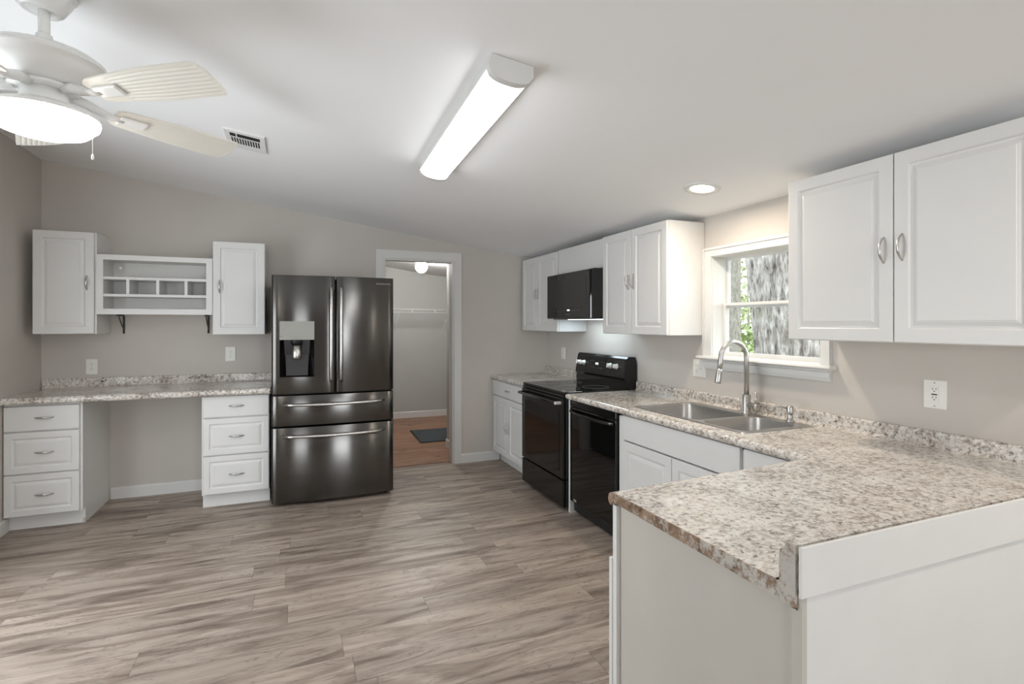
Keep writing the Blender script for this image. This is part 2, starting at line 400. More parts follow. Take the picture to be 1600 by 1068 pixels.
# right wall with the window opening
WY0, WY1, WZ0, WZ1 = 1.925, 2.698, 1.178, 1.832
bm = bmesh.new(); holed(bm, [YF-0.15, YB], [0, 2.25], [(WY0, WY1, WZ0, WZ1)], lambda u, v, d: (XR+d, u, v), 0.14); struct('wall_right', bm, 'wall')
bm = bmesh.new(); holed(bm, [YF-0.15, YB], [0, 2.82], [(1.70, 3.40, 0.02, 2.08)], lambda u, v, d: (XL-d, u, v), 0.14); struct('wall_left', bm, 'wall')
bm = bmesh.new(); holed(bm, [XL-0.14, 2.65], [0, 2.85], [(0.72, 1.58, 0.02, 2.08), (-1.35, -0.55, 0.85, 2.05)], lambda u, v, d: (u, YF-d, v), 0.14); struct('wall_front', bm, 'wallrear')
# utility room shell
struct('wall_utility_back', B(0.2, 2.75, 7.90, 8.0, 0, 2.5), 'wall2')
struct('wall_utility_left', B(0.2, 0.30, 5.25, 7.90, 0, 2.5), 'wall2')
struct('wall_utility_right', B(2.65, 2.75, 5.25, 7.90, 0, 2.3), 'wall2')
struct('wall_utility_stub', B(1.61, 1.71, 5.25, 5.89, 0, 2.24), 'wall2')

def base_prof(h=0.092, t=0.014): return [(0, 0), (t, 0), (t, h-0.012), (t-0.004, h-0.004), (t-0.009, h), (0, h)]
def baseboard(name, x0, x1, yw):
    bm = bmesh.new(); prism(bm, [(yw-a, z) for a, z in base_prof()], 'x', x0, x1); return struct(name, bm, 'trim')
def baseboard_y(name, y0, y1, xw, s):
    bm = bmesh.new(); prism(bm, [(xw+s*a, z) for a, z in base_prof()], 'y', y0, y1); return struct(name, bm, 'trim')
baseboard('baseboard_back', -1.348, -0.645, YB); baseboard('baseboard_back', 1.553, 1.962, YB)
baseboard_y('baseboard_left', -3.1, 1.70, XL, 1); baseboard_y('baseboard_left', 3.40, 4.60, XL, 1)
baseboard('baseboard_utility', 0.30, 2.65, 7.90); baseboard_y('baseboard_utility', 5.26, 5.89, 1.61, -1)

# doorway: jamb lining and casing
dr = bpy.data.objects.new('door_1', None); COL.objects.link(dr); dr['kind'] = 'structure'
bm = bmesh.new()
prism(bm, [(DX0, 0), (DX0+0.018, 0), (DX0+0.018, DZ-0.018), (DX1-0.018, DZ-0.018), (DX1-0.018, 0), (DX1, 0), (DX1, DZ), (DX0, DZ)], 'y', YB-0.004, YB+0.112)
obj('jamb', bm, 'trim', dr)
bm = bmesh.new()
cw = 0.078
for k, (d, ins) in enumerate(((0.0, 0.0),)):
    o0, o1, ot = DX0-cw+0.004, DX1+cw-0.004, DZ+cw
    prism(bm, [(o0, 0), (DX0+0.004, 0), (DX0+0.004, DZ-0.004), (DX1-0.004, DZ-0.004), (DX1-0.004, 0), (o1, 0), (o1, ot), (o0, ot)], 'y', YB-0.016, YB)
obj('casing', bm, 'trim', dr)
bm = bmesh.new()
prism(bm, [(DX0-0.012, 0), (DX0+0.0, 0), (DX0+0.0, DZ+0.0), (DX1, DZ), (DX1, 0), (DX1+0.012, 0), (DX1+0.012, DZ+0.012), (DX0-0.012, DZ+0.012)], 'y', YB-0.021, YB-0.015)
obj('casing_bead', bm, 'trim', dr)
obj('threshold', B(DX0+0.018, DX1-0.018, YB+0.07, YB+0.105, 0.0, 0.006, 0.002), 'orange', dr)

# kitchen window
win = bpy.data.objects.new('window_1', None); COL.objects.link(win); win['kind'] = 'structure'
def ring_y(bm, y0, y1, z0, z1, w, x0, x1, wb=None):
    """rectangular frame in a plane of constant x, outer size y0..y1, z0..z1, bar width w"""
    wb = w if wb is None else wb
    return holed(bm, [y0, y1], [z0, z1], [(y0+w, y1-w, z0+wb, z1-w)], lambda u, v, d: (x0+d, u, v), x1-x0)
bm = bmesh.new()
o = (WY0-0.056, WY1+0.070, 1.185, WZ1+0.056)
prism(bm, [(o[0], o[2]), (WY0, o[2]), (WY0, WZ1), (WY1, WZ1), (WY1, o[2]), (o[1], o[2]), (o[1], o[3]), (o[0], o[3])], 'x', XR-0.016, XR)
obj('casing', bm, 'trim', win)
bm = bmesh.new()
prism(bm, [(o[0], o[2]), (o[0]+0.014, o[2]), (o[0]+0.014, o[3]-0.014), (o[1]-0.014, o[3]-0.014), (o[1]-0.014, o[2]), (o[1], o[2]), (o[1], o[3]), (o[0], o[3])], 'x', XR-0.024, XR-0.015)
obj('casing_bead', bm, 'trim', win)
bm = bmesh.new(); ring_y(bm, WY0-0.004, WY1+0.004, WZ0-0.004, WZ1+0.004, 0.009, XR-0.002, XR+0.135); obj('jamb', bm, 'trim', win)
bm = bmesh.new()
prism(bm, [(XR-0.052, 1.170), (XR-0.056, 1.176), (XR-0.052, 1.184), (XR-0.044, 1.188), (XR+0.09, 1.190), (XR+0.09, 1.166), (XR-0.045, 1.166)], 'y', 1.846, 2.795); obj('sill', bm, 'trim', win)
bm = bmesh.new()
prism(bm, [(XR, 1.166), (XR-0.030, 1.166), (XR-0.030, 1.158), (XR-0.020, 1.150), (XR-0.018, 1.125), (XR-0.012, 1.106), (XR, 1.104)], 'y', 1.872, 2.762); obj('apron', bm, 'trim', win)
fr = struct('upper_sash', ring_y(bmesh.new(), WY0+0.005, WY1-0.005, 1.500, WZ1-0.005, 0.015, XR+0.112, XR+0.134), 'trim', win)
obj('glass_pane', B(WY0 and XR+0.121, XR+0.125, WY0+0.015, WY1-0.015, 1.52, WZ1-0.015), 'glass', fr)
fr = struct('lower_sash', ring_y(bmesh.new(), WY0+0.005, WY1-0.005, WZ0+0.012, 1.532, 0.017, XR+0.086, XR+0.110, 0.026), 'trim', win)
obj('glass_pane', B(XR+0.096, XR+0.100, WY0+0.018, WY1-0.018, WZ0+0.03, 1.51), 'glass', fr)

# rear glass door, rear window and side window (behind the camera; the steel and the glass mirror them)
def simple_window(name, P, u0, u1, v0, v1, mull):
    w = bpy.data.objects.new(name, None); COL.objects.link(w); w['kind'] = 'structure'
    bm = bmesh.new(); t = 0.05
    cuts = [u0]+mull+[u1]
    hs = [(a+t/2 if i else a+t, b-t/2 if i < len(cuts)-2 else b-t, v0+t, v1-t) for i, (a, b) in enumerate(zip(cuts, cuts[1:]))]
    holed(bm, [u0, u1], [v0, v1], hs, P, 0.05); obj('frame', bm, 'trim', w)
    return w
simple_window('door_2', lambda u, v, d: (u, YF-0.05-d, v), 0.72, 1.58, 0.02, 2.08, [])
simple_window('window_2', lambda u, v, d: (u, YF-0.05-d, v), -1.35, -0.55, 0.85, 2.05, [])
simple_window('door_3', lambda u, v, d: (XL-0.05-d, u, v), 1.70, 3.40, 0.02, 2.08, [2.55])

# ------------------------------------------------------------------ cabinets
def base_carcass(w, depth, ztop, kick_y=0.075, kick_h=0.105, y0=0.020):
    bm = bmesh.new()
    prism(bm, [(y0, ztop), (y0, kick_h), (kick_y, kick_h), (kick_y, 0.0), (depth, 0.0), (depth, ztop)], 'x', 0.0, w)
    return bm
def drawer_base(label, x0, x1, y, dep, ztop, drawers, dx0, dx1):
    r = thing('drawer_cabinet', label, 'cabinet', (x0, y, 0)); w = x1-x0
    obj('carcass', base_carcass(w, dep, ztop), 'cab', r)
    for i, (z0, z1) in enumerate(drawers):
        d = obj('drawer', raised(dx0-x0, dx1-x0, z0, z1, SLAB if i == 0 else RAISED_S), 'cab', r)
        obj('handle', pull((dx0+dx1)/2-x0+(0.012 if x0 < -1 else 0), (z0+z1)/2+(0.0 if i else 0.004), 0.105, False), 'chrome', d, 'arched satin nickel bow handle')
    return r
lc = drawer_base('white three drawer base cabinet in the left corner under the desk counter', XL+0.004, -1.360, 4.54, 0.597, 0.853, [(0.676, 0.842), (0.391, 0.667), (0.106, 0.382)], XL+0.008, -1.374)
rc = drawer_base('white three drawer base cabinet under the desk counter beside the refrigerator', -0.640, -0.176, 4.56, 0.577, 0.853, [(0.690, 0.848), (0.405, 0.681), (0.112, 0.397)], -0.630, -0.180)

obj('chipped_corner', prism(bmesh.new(), [(0.0745, 0.0), (0.0745, 0.034), (0.082, 0.030), (0.088, 0.018), (0.100, 0.010), (0.102, 0.0)], 'x', 0.412, 0.4268), 'raw', lc, 'brown chipped bottom corner')
def wall_cab(label, loc, rot, w, h, depth, doors, side=None):
    r = thing('wall_cabinet', label, 'cabinet', loc, rot)
    obj('carcass', B(0.0, w, 0.020, depth, 0.0, h, 0.0015), 'cab', r)
    for (a, b, hx, hz) in doors:
        d = obj('door', raised(a, b, 0.002, h-0.002), 'cab', r)
        obj('handle', pull(hx, hz, 0.105, True), 'chrome', d, 'arched satin nickel bow handle')
    return r
wall_cab('white single door wall cabinet in the left corner, left of the cubby shelf', (-1.722, 4.79, 1.322), (0, 0, 0), 0.372, 0.748, 0.348, [(0.002, 0.360, 0.318, 0.375)])
wall_cab('white single door wall cabinet between the cubby shelf and the refrigerator', (-0.596, 4.79, 1.309), (0, 0, 0), 0.378, 0.744, 0.348, [(0.002, 0.376, 0.050, 0.383)])
wall_cab('white two door wall cabinet in the far right corner, left of the microwave', (2.203, 5.095, 1.325), (0, 0, FX), 0.795, 0.728, 0.305, [(0.002, 0.362, 0.338, 0.362), (0.366, 0.793, 0.392, 0.362)])
wall_cab('white two door wall cabinet between the microwave and the window', (2.203, 3.535, 1.322), (0, 0, FX), 0.765, 0.742, 0.305, [(0.002, 0.373, 0.345, 0.372), (0.377, 0.763, 0.405, 0.372)])
wall_cab('large white two door wall cabinet right of the window, nearest the camera', (2.19, 1.858, 1.323), (0, 0, FX), 0.955, 0.750, 0.318, [(0.0, 0.4815, 0.447, 0.370), (0.4855, 0.955, 0.517, 0.374)])
fp = thing('filler_panel', 'plain white filler panel above the microwave between two wall cabinets', 'panel', (2.213, 4.293, 1.832), (0, 0, FX))
obj('face', B(0.001, 0.752, 0.0, 0.018, 0.0, 0.225, 0.001), 'cab', fp)
obj('bottom_board', B(0.001, 0.752, 0.018, 0.290, 0.0, 0.016), 'cab', fp)

# cubby shelf
cs = thing('cubby_shelf', 'open white cubby shelf with four pigeonholes hung between two wall cabinets', 'shelf', (-1.348, 4.79, 1.467))
w_, h_ = 0.751, 0.444; dp = 0.346
fb = bmesh.new(); holed(fb, [0, w_], [0, h_], [(0.042, w_-0.042, 0.042, h_-0.038)], lambda u, v, d: (u, d, v), 0.018); obj('face_frame', fb, 'cab', cs)
ob = bmesh.new(); holed(ob, [0.024, w_-0.024], [0.022, h_-0.010], [(0.042, w_-0.042, 0.040, h_-0.036)], lambda u, v, d: (u, 0.018+d, v), dp-0.018); obj('box', ob, 'cabin', cs)
obj('back_panel', B(0.040, w_-0.040, 0.255, 0.262, 0.040, h_-0.036), 'cabin', cs)
for z in (0.133, 0.260): obj('shelf_board', B(0.042, w_-0.042, 0.003, 0.255, z, z+0.020, 0.001), 'cab', cs)
for x in (0.183, 0.374, 0.561): obj('divider', B(x, x+0.020, 0.003, 0.255, 0.153, 0.260, 0.001), 'cab', cs)
bm = lathe(bmesh.new(), [(0.014, 0.0), (0.014, 0.004), (0.006, 0.012), (0.006, 0.018)], 16, (0.088, 0.230, 0.365), axis='y')
obj('hook', bm, 'chrome', cs, 'small metal knob in the top compartment')
for x in (0.085, 0.680):
    bm = bmesh.new(); tube(bm, [(x, 0.345, -0.150), (x, 0.345, -0.010), (x, 0.335, -0.003), (x, 0.150, -0.003)], 0.007, 8)
    tube(bm, [(x, 0.341, -0.115), (x, 0.300, -0.085), (x, 0.260, -0.055), (x, 0.215, -0.010)], 0.005, 8)
    obj('bracket', bm, 'steel_dk', cs, 'dark metal shelf bracket')

# desk counter
def rolled_top(bm, x0, x1, y0, y1, z0, z1):
    """straight counter whose rolled front edge faces -y"""
    r = (z1-z0)/2; pts = [(y1, z0+0.012), (y0+0.035, z0+0.012), (y0+0.026, z0)]
    for i in range(9):
        a = -PI/2-PI*i/8*0.98
        pts.append((y0+r*0.8+r*0.8*math.cos(a), z0+r+r*math.sin(a)))
    pts += [(y0+0.035, z1), (y1, z1)]
    return prism(bm, pts, 'x', x0, x1)
dc = thing('desk_counter', 'grey speckled granite laminate desk counter along the back wall left of the refrigerator', 'countertop', (0, 0, 0))
obj('top', rolled_top(bmesh.new(), XL+0.003, -0.168, 4.495, YB-0.003, 0.858, 0.903), 'granite', dc)
def splash_prof(y, z0, z1, t=0.022): return [(y, z0), (y, z1), (y-t*0.6, z1), (y-t*0.9, z1-0.005), (y-t, z1-0.014), (y-t, z0+0.012), (y-t-0.006, z0+0.003), (y-t-0.014, z0)]
bm = bmesh.new(); prism(bm, splash_prof(YB-0.001, 0.903, 0.972), 'x', XL+0.012, -0.168); obj('backsplash', bm, 'granite', dc)

# ------------------------------------------------------------------ refrigerator
fr = thing('refrigerator', 'tall black stainless french door refrigerator with ice dispenser beside the doorway', 'refrigerator', (0.300, 4.46, 0))
obj('body', B(-0.452, 0.452, 0.004, 0.640, 0.035, 1.750, 0.004), 'blackmatte', fr)
for x in (-0.40, 0.40):
    obj('foot', lathe(bmesh.new(), [(0.025, 0.0), (0.025, 0.03), (0.015, 0.038)], 16, (x, 0.06, 0)), 'blackmatte', fr)
def yfront(x): return -0.075+0.030*(abs(x)/0.457)**2.2
def fridge_front(bm, x0, x1, z0, z1, hole=None, back=-0.002):
    n = 24; r = 0.050
    us = [x0+(x1-x0)*i/n for i in range(n+1)]+[x0+r*q_ for q_ in (0.01, 0.03, 0.07, 0.13, 0.22, 0.35, 0.5, 0.7)]+[x1-r*q_ for q_ in (0.01, 0.03, 0.07, 0.13, 0.22, 0.35, 0.5, 0.7)]
    if hole: us += [hole[0], hole[1]]
    us = sorted(set(us))
    zs = sorted({z0, z0+0.004, z1-0.004, z1} | ({hole[2], hole[3]} if hole else set()))
    def Y(x):
        e = min(x-x0, x1-x); y = yfront(x)
        if e < r: y += 0.016*(1-math.sqrt(max(0, 1-((r-e)/r)**2)))
        return y
    V = {}
    def g(i, j):
        if (i, j) not in V: V[(i, j)] = bm.verts.new((us[i], Y(us[i])+(0.003 if j in (0, len(zs)-1) else 0), zs[j]))
        return V[(i, j)]
    fs = []
    for i in range(len(us)-1):
        for j in range(len(zs)-1):
            if hole and hole[0] < (us[i]+us[i+1])/2 < hole[1] and hole[2] < (zs[j]+zs[j+1])/2 < hole[3]: continue
            f = bm.faces.new((g(i, j), g(i+1, j), g(i+1, j+1), g(i, j+1))); f.smooth = True; fs.append(f)
    J = len(zs)-1; I = len(us)-1
    bl = [bm.verts.new((us[i], back, zs[0])) for i in range(I+1)]; tl = [bm.verts.new((us[i], back, zs[J])) for i in range(I+1)]
    for i in range(I):
        fs.append(bm.faces.new((bl[i], bl[i+1], g(i+1, 0), g(i, 0)))); fs.append(bm.faces.new((g(i, J), g(i+1, J), tl[i+1], tl[i])))
        fs.append(bm.faces.new((bl[i+1], bl[i], tl[i], tl[i+1])))
    fs.append(bm.faces.new([bl[0]]+[g(0, j) for j in range(J+1)]+[tl[0]])); fs.append(bm.faces.new([tl[I]]+[g(I, j) for j in range(J, -1, -1)]+[bl[I]]))
    bmesh.ops.recalc_face_normals(bm, faces=fs)
    return bm
HOLE = (-0.401, -0.154, 0.988, 1.416)
dl = obj('door', fridge_front(bmesh.new(), -0.457, 0.0, 0.860, 1.768, HOLE), 'bsteel', fr)
drr = obj('door', fridge_front(bmesh.new(), 0.009, 0.457, 0.860, 1.768), 'bsteel', fr)
d1 = obj('drawer', fridge_front(bmesh.new(), -0.457, 0.457, 0.616, 0.848), 'bsteel', fr)
d2 = obj('drawer', fridge_front(bmesh.new(), -0.457, 0.457, 0.030, 0.603), 'bsteel', fr)
def bar_handle_v(x):
    y = yfront(x)
    pts = [(x, y+0.004, 0.962), (x, y-0.030, 0.955), (x, y-0.042, 0.975), (x, y-0.046, 1.15), (x, y-0.047, 1.315), (x, y-0.046, 1.48), (x, y-0.042, 1.660), (x, y-0.030, 1.680), (x, y+0.004, 1.674)]
    return tube(bmesh.new(), pts, [0.010, 0.012, 0.013, 0.013, 0.013, 0.013, 0.013, 0.012, 0.010], 12)
def bar_handle_h(z, sag):
    pts, rs = [], []
    for i in range(17):
        t = -1+2*i/16; x = 0.377*t; e = abs(t)
        y = yfront(x)-0.046*(1-max(0, (e-0.93)/0.07)**2)+(0.004 if e > 0.99 else 0)
        pts.append((x, y, z-sag*(1-t*t))); rs.append(0.0125)
    return tube(bmesh.new(), pts, rs, 12)
obj('handle', bar_handle_v(-0.032), 'steel', dl, 'polished vertical bar handle'); obj('handle', bar_handle_v(0.042), 'steel', drr, 'polished vertical bar handle')
obj('handle', bar_handle_h(0.782, 0.006), 'steel', d1, 'polished horizontal bar handle'); obj('handle', bar_handle_h(0.542, 0.006), 'steel', d2, 'polished horizontal bar handle')
# dispenser
dsp = bpy.data.objects.new('dispenser', None); COL.objects.link(dsp); dsp.parent = fr; dsp['label'] = 'water and ice dispenser with a silver control panel'
def dyf(x): return yfront(x)
hx0, hx1, hz0, hz1 = HOLE; pz0 = 1.274
obj('control_panel', prism(bmesh.new(), [(hx0, yfront(hx0)-0.003), (hx1, yfront(hx1)-0.003), (hx1, -0.02), (hx0, -0.02)], 'z', pz0, hz1), 'grey_ui', dsp)
bm = bmesh.new(); yb_ = -0.008; a0, a1 = yfront(hx0), yfront(hx1)
q = [((hx0, a0, hz0), (hx0, a0, pz0), (hx0+0.03, yb_, pz0), (hx0+0.045, yb_, hz0+0.02)), ((hx1, a1, pz0), (hx1, a1, hz0), (hx1-0.045, yb_, hz0+0.02), (hx1-0.03, yb_, pz0)),
     ((hx0+0.03, yb_, pz0), (hx1-0.03, yb_, pz0), (hx1-0.045, yb_, hz0+0.02), (hx0+0.045, yb_, hz0+0.02)), ((hx0, a0, hz0), (hx0+0.045, yb_, hz0+0.02), (hx1-0.045, yb_, hz0+0.02), (hx1, a1, hz0)),
     ((hx0, a0, pz0), (hx1, a1, pz0), (hx1-0.03, yb_, pz0), (hx0+0.03, yb_, pz0))]
for f in q: bm.faces.new([bm.verts.new(p) for p in f])
bmesh.ops.remove_doubles(bm, verts=bm.verts, dist=0.0005)
obj('recess', bm, 'black', dsp)
bm = bmesh.new(); prism(bm, [(yb_-0.022, 1.16), (yb_-0.001, 1.16), (yb_-0.001, 1.000), (-0.050, 1.000)], 'x', hx0+0.046, hx1-0.046)
obj('paddle', bm, 'blackmatte', dsp)
cxd = (hx0+hx1)/2-0.002
obj('chute_collar', lathe(bmesh.new(), [(0.042, 1.240), (0.044, 1.268), (0.044, 1.274)], 24, (cxd, -0.040, 0)), 'blackmatte', dsp)
obj('chute', lathe(bmesh.new(), [(0.030, 1.128), (0.035, 1.132), (0.037, 1.15), (0.037, 1.24)], 24, (cxd, -0.040, 0)), 'chrome', dsp, 'shiny metal ice chute')
obj('drip_lip', B(hx0-0.002, hx1+0.002, yfront(hx0)-0.006, yfront(hx0)+0.03, hz0-0.008, hz0+0.004, 0.002), 'bsteel', dsp)
bm = bmesh.new()
yp = yfront(hx1)-0.0035
for xa, zz in ((hx0+0.020, 1.380), (hx0+0.020, 1.356), (hx0+0.020, 1.330), (hx1-0.052, 1.380), (hx1-0.052, 1.356), (hx1-0.052, 1.330)):
    bmk = B(xa, xa+0.032, yfront(hx0)-0.0048, yfront(hx0)-0.003, zz, zz+0.0035); obj('button_mark', bmk, 'ink', dsp)
obj('seam', B(hx0+0.002, hx1-0.002, yfront(hx0)-0.0046, yfront(hx0)-0.003, 1.300, 1.303), 'ink', dsp)
obj('indicator', lathe(bmesh.new(), [(0.006, 0), (0.006, 0.002)], 12, (cxd-0.022, yfront(hx0)-0.0052, 1.340), axis='y'), 'led_r', dsp, 'red indicator light')
obj('indicator', lathe(bmesh.new(), [(0.006, 0), (0.006, 0.002)], 12, (cxd+0.018, yfront(hx0)-0.0052, 1.340), axis='y'), 'led_w', dsp, 'white indicator light')
def text_mesh(name, body, size, mat, parent, loc, rot, depth=0.0006, label=None):
    cu = bpy.data.curves.new(name, 'FONT'); cu.body = body; cu.size = size; cu.extrude = depth; cu.align_x = 'CENTER'; cu.align_y = 'CENTER'; cu.space_character = 1.12
    t = bpy.data.objects.new(name+'_tmp', cu); COL.objects.link(t)
    bpy.context.view_layer.update()
    me = bpy.data.meshes.new_from_object(t.evaluated_get(bpy.context.evaluated_depsgraph_get()))
    bpy.data.objects.remove(t); bpy.data.curves.remove(cu)
    me.materials.clear(); me.materials.append(M[mat])
    o = bpy.data.objects.new(name, me); COL.objects.link(o); o.parent = parent; o.location = loc; o.rotation_euler = rot
    if label: o['label'] = label
    return o
text_mesh('badge', 'SAMSUNG', 0.024, 'grey_ui', drr, (0.374, yfront(0.374)-0.0015, 1.718), (PI/2, 0, math.atan2(yfront(0.42)-yfront(0.33), 0.09)))

# ------------------------------------------------------------------ right run: base cabinets, range, dishwasher
ZC = 0.878; ZU = 0.840
sc_ = thing('base_cabinet', 'narrow white base cabinet in the far corner left of the range', 'cabinet', (1.885, 5.128, 0), (0, 0, FX))
obj('carcass', base_carcass(0.842, 0.605, ZU, 0.090), 'cab', sc_)
d = obj('drawer', raised(0.010, 0.838, 0.680, 0.826, SLAB), 'cab', sc_); obj('handle', pull(0.424, 0.752, 0.100, False), 'chrome', d, 'arched satin nickel bow handle')
for a, b, hx in ((0.010, 0.420, 0.392), (0.424, 0.838, 0.452)):
    d = obj('door', raised(a, b, 0.110, 0.672), 'cab', sc_); obj('handle', pull(hx, 0.395, 0.105, True), 'chrome', d, 'arched satin nickel bow handle')

rg = thing('range', 'freestanding black electric range with a glass cooktop under the microwave', 'stove', (1.845, 4.279, 0), (0, 0, FX))
RW = 0.772
obj('body', B(0.002, RW-0.002, 0.045, 0.600, 0.030, 0.866), 'black', rg)
for x in (0.05, RW-0.05):
    for y in (0.10, 0.55): obj('foot', lathe(bmesh.new(), [(0.018, 0), (0.018, 0.03)], 12, (x, y, 0)), 'blackmatte', rg)
obj('cooktop', B(0.0, RW, 0.012, 0.545, 0.866, 0.888, 0.004, 2), 'blackglass', rg)
for cx, cy, rr in ((0.20, 0.16, 0.11), (0.57, 0.16, 0.085), (0.20, 0.40, 0.075), (0.57, 0.40, 0.105)):
    bm = bmesh.new(); pts = [(cx+rr*math.cos(2*PI*i/48), cy+rr*math.sin(2*PI*i/48), 0.8884) for i in range(49)]; tube(bm, pts, 0.0010, 4, False)
    obj('burner_ring', bm, 'ink', rg)
obj('control_strip', B(0.002, RW-0.002, 0.006, 0.045, 0.846, 0.864, 0.003), 'black', rg)
od = obj('oven_door', panel(bmesh.new(), 0.002, RW-0.002, 0.240, 0.842, 0.0, 0.043, [(0, 0.008), (0.003, 0.002), (0.007, 0), (0.05, 0.0), (0.052, 0.002)]), 'black', rg)
obj('window_glass', B(0.070, RW-0.070, -0.0015, 0.002, 0.285, 0.745, 0.001), 'blackglass', od)
hp = [(0.045, 0.004, 0.806), (0.045, -0.034, 0.806), (0.055, -0.044, 0.806), (RW-0.055, -0.044, 0.806), (RW-0.045, -0.034, 0.806), (RW-0.045, 0.004, 0.806)]
obj('handle', tube(bmesh.new(), hp, 0.011, 10), 'handle_dk', od)
for x in (0.040, RW-0.040): obj('handle_cap', B(x-0.010, x+0.010, -0.050, 0.003, 0.795, 0.817, 0.003), 'brass' if x > 0.3 else 'black', od)
sd = obj('drawer', panel(bmesh.new(), 0.002, RW-0.002, 0.032, 0.232, 0.002, 0.042, [(0, 0.008), (0.003, 0.002), (0.008, 0), (0.02, 0)]), 'black', rg)
obj('pull_lip', B(0.006, RW-0.006, -0.002, 0.006, 0.222, 0.230, 0.002), 'blackglass', sd)
# backguard
bg = obj('backguard', prism(bmesh.new(), [(0.545, 0.866), (0.545, 0.95), (0.535, 0.972), (0.560, 1.120), (0.575, 1.136), (0.640, 1.134), (0.652, 1.10), (0.652, 0.866)], 'x', 0.0, RW), 'black', rg)
ang = math.atan2(0.025, 0.148)
def on_guard(x, s, off): # s 0..1 up the slanted face
    y = 0.535+0.025*s; z = 0.972+0.148*s
    return (x, y-off*math.cos(ang), z+off*math.sin(ang))
cpo = bpy.data.objects.new('control_panel', None); COL.objects.link(cpo); cpo.parent = rg
cpo.location = on_guard(0, 0.0, 0.0); cpo.rotation_euler = (-ang, 0, 0)
obj('panel_glass', B(0.012, RW-0.012, -0.002, 0.002, 0.012, 0.140, 0.001), 'blackglass', cpo)
for x in (0.062, 0.140, 0.565, 0.655):
    k = obj('knob', lathe(bmesh.new(), [(0.024, -0.002), (0.024, -0.008), (0.019, -0.012), (0.017, -0.032), (0.013, -0.036)], 24, (x, 0, 0.082), axis='y'), 'brass', cpo, 'silver burner knob')
    obj('knob_grip', B(x-0.004, x+0.004, -0.042, -0.030, 0.064, 0.100, 0.002), 'brass', k)
obj('display', B(0.330, 0.372, -0.0035, -0.0015, 0.078, 0.094), 'led_w', cpo, 'small lit clock display')
for i in range(6):
    for j in range(2):
        if j == 0 or i not in (2, 3): obj('button_mark', B(0.235+i*0.040+(0.02 if i > 2 else 0), 0.252+i*0.040+(0.02 if i > 2 else 0), -0.0032, -0.0015, 0.050+0.052*j, 0.054+0.052*j), 'ink', cpo)
obj('oven_trim', B(0.18, 0.52, 0.0, 0.003, 0.004, 0.007), 'ink', cpo)

dw = thing('dishwasher', 'black dishwasher with a bar handle between the range and the sink cabinet', 'dishwasher', (1.885, 3.476, 0), (0, 0, FX))
DW_ = 0.612
obj('body', B(0.004, DW_-0.004, 0.035, 0.560, 0.02, ZU-0.004), 'blackmatte', dw)
obj('kick_plate', B(0.0, DW_, 0.050, 0.060, 0.012, 0.100), 'black', dw)
dd = obj('door', panel(bmesh.new(), 0.003, DW_-0.003, 0.098, 0.786, 0.0, 0.034, [(0, 0.008), (0.002, 0.002), (0.006, 0), (0.03, 0)]), 'blackglass', dw)
obj('control_strip', panel(bmesh.new(), 0.003, DW_-0.003, 0.789, ZU-0.003, 0.0, 0.034, [(0, 0.008), (0.002, 0.002), (0.006, 0), (0.01, 0)]), 'black', dw)
hp = [(0.020+0.572*t, -0.006-0.030*(1-abs(2*t-1)**3), 0.758-0.004*(1-(2*t-1)**2)) for t in [i/12 for i in range(13)]]
obj('handle', tube(bmesh.new(), hp, 0.011, 10, True, ((0, 0, 1), 0.7)), 'handle_dk', dd, 'bowed black bar handle')
obj('vent_tab', B(0.060, 0.098, -0.002, 0.002, 0.108, 0.124, 0.001), 'grey_ui', dd)

ep = obj('end_panel', B(1.890, 2.49, 3.479, 3.502, 0.0, ZU), 'cab'); tag(ep, 'white end panel strip between the range and the dishwasher', 'panel')

sk = thing('base_cabinet', 'white sink base cabinet with a plain false front right of the dishwasher', 'cabinet', (1.885, 2.858, 0), (0, 0, FX))
bm = base_carcass(0.016, 0.60, ZU-0.02, 0.090); obj('side_panel', bm, 'cab', sk)
bm = bmesh.new(); prism(bm, [(0.020, ZU-0.02), (0.020, 0.105), (0.090, 0.105), (0.090, 0.0), (0.600, 0.0), (0.600, ZU-0.02)], 'x', 0.996, 1.012); obj('side_panel', bm, 'cab', sk)
bm = bmesh.new(); holed(bm, [0.016, 0.996], [0.105, ZU-0.02], [(0.056, 0.956, 0.145, 0.675)], lambda u, v, d: (u, 0.020+d, v), 0.019); obj('face_frame', bm, 'cab', sk)
obj('floor_panel', B(0.016, 0.996, 0.039, 0.595, 0.105, 0.121), 'cab', sk); obj('kick_plate', B(0.016, 0.996, 0.090, 0.106, 0.0, 0.105), 'cab', sk)
obj('back_panel', B(0.016, 0.996, 0.595, 0.600, 0.121, ZU-0.02), 'cab', sk)
obj('false_front', raised(0.060, 1.000, 0.682, 0.832, SLAB), 'cab', sk)
for a, b, hx in ((0.060, 0.523, 0.490), (0.527, 1.000, 0.560)):
    d = obj('door', raised(a, b, 0.110, 0.673), 'cab', sk); obj('handle', pull(hx, 0.36, 0.105, True), 'chrome', d, 'arched satin nickel bow handle')
cb_ = thing('base_cabinet', 'white corner base cabinet between the sink cabinet and the peninsula', 'cabinet', (1.885, 1.844, 0), (0, 0, FX))
obj('carcass', base_carcass(0.40, 0.60, ZU, 0.090), 'cab', cb_)
obj('drawer', raised(0.010, 0.396, 0.682, 0.832, SLAB), 'cab', cb_); obj('door', raised(0.010, 0.396, 0.110, 0.673), 'cab', cb_)

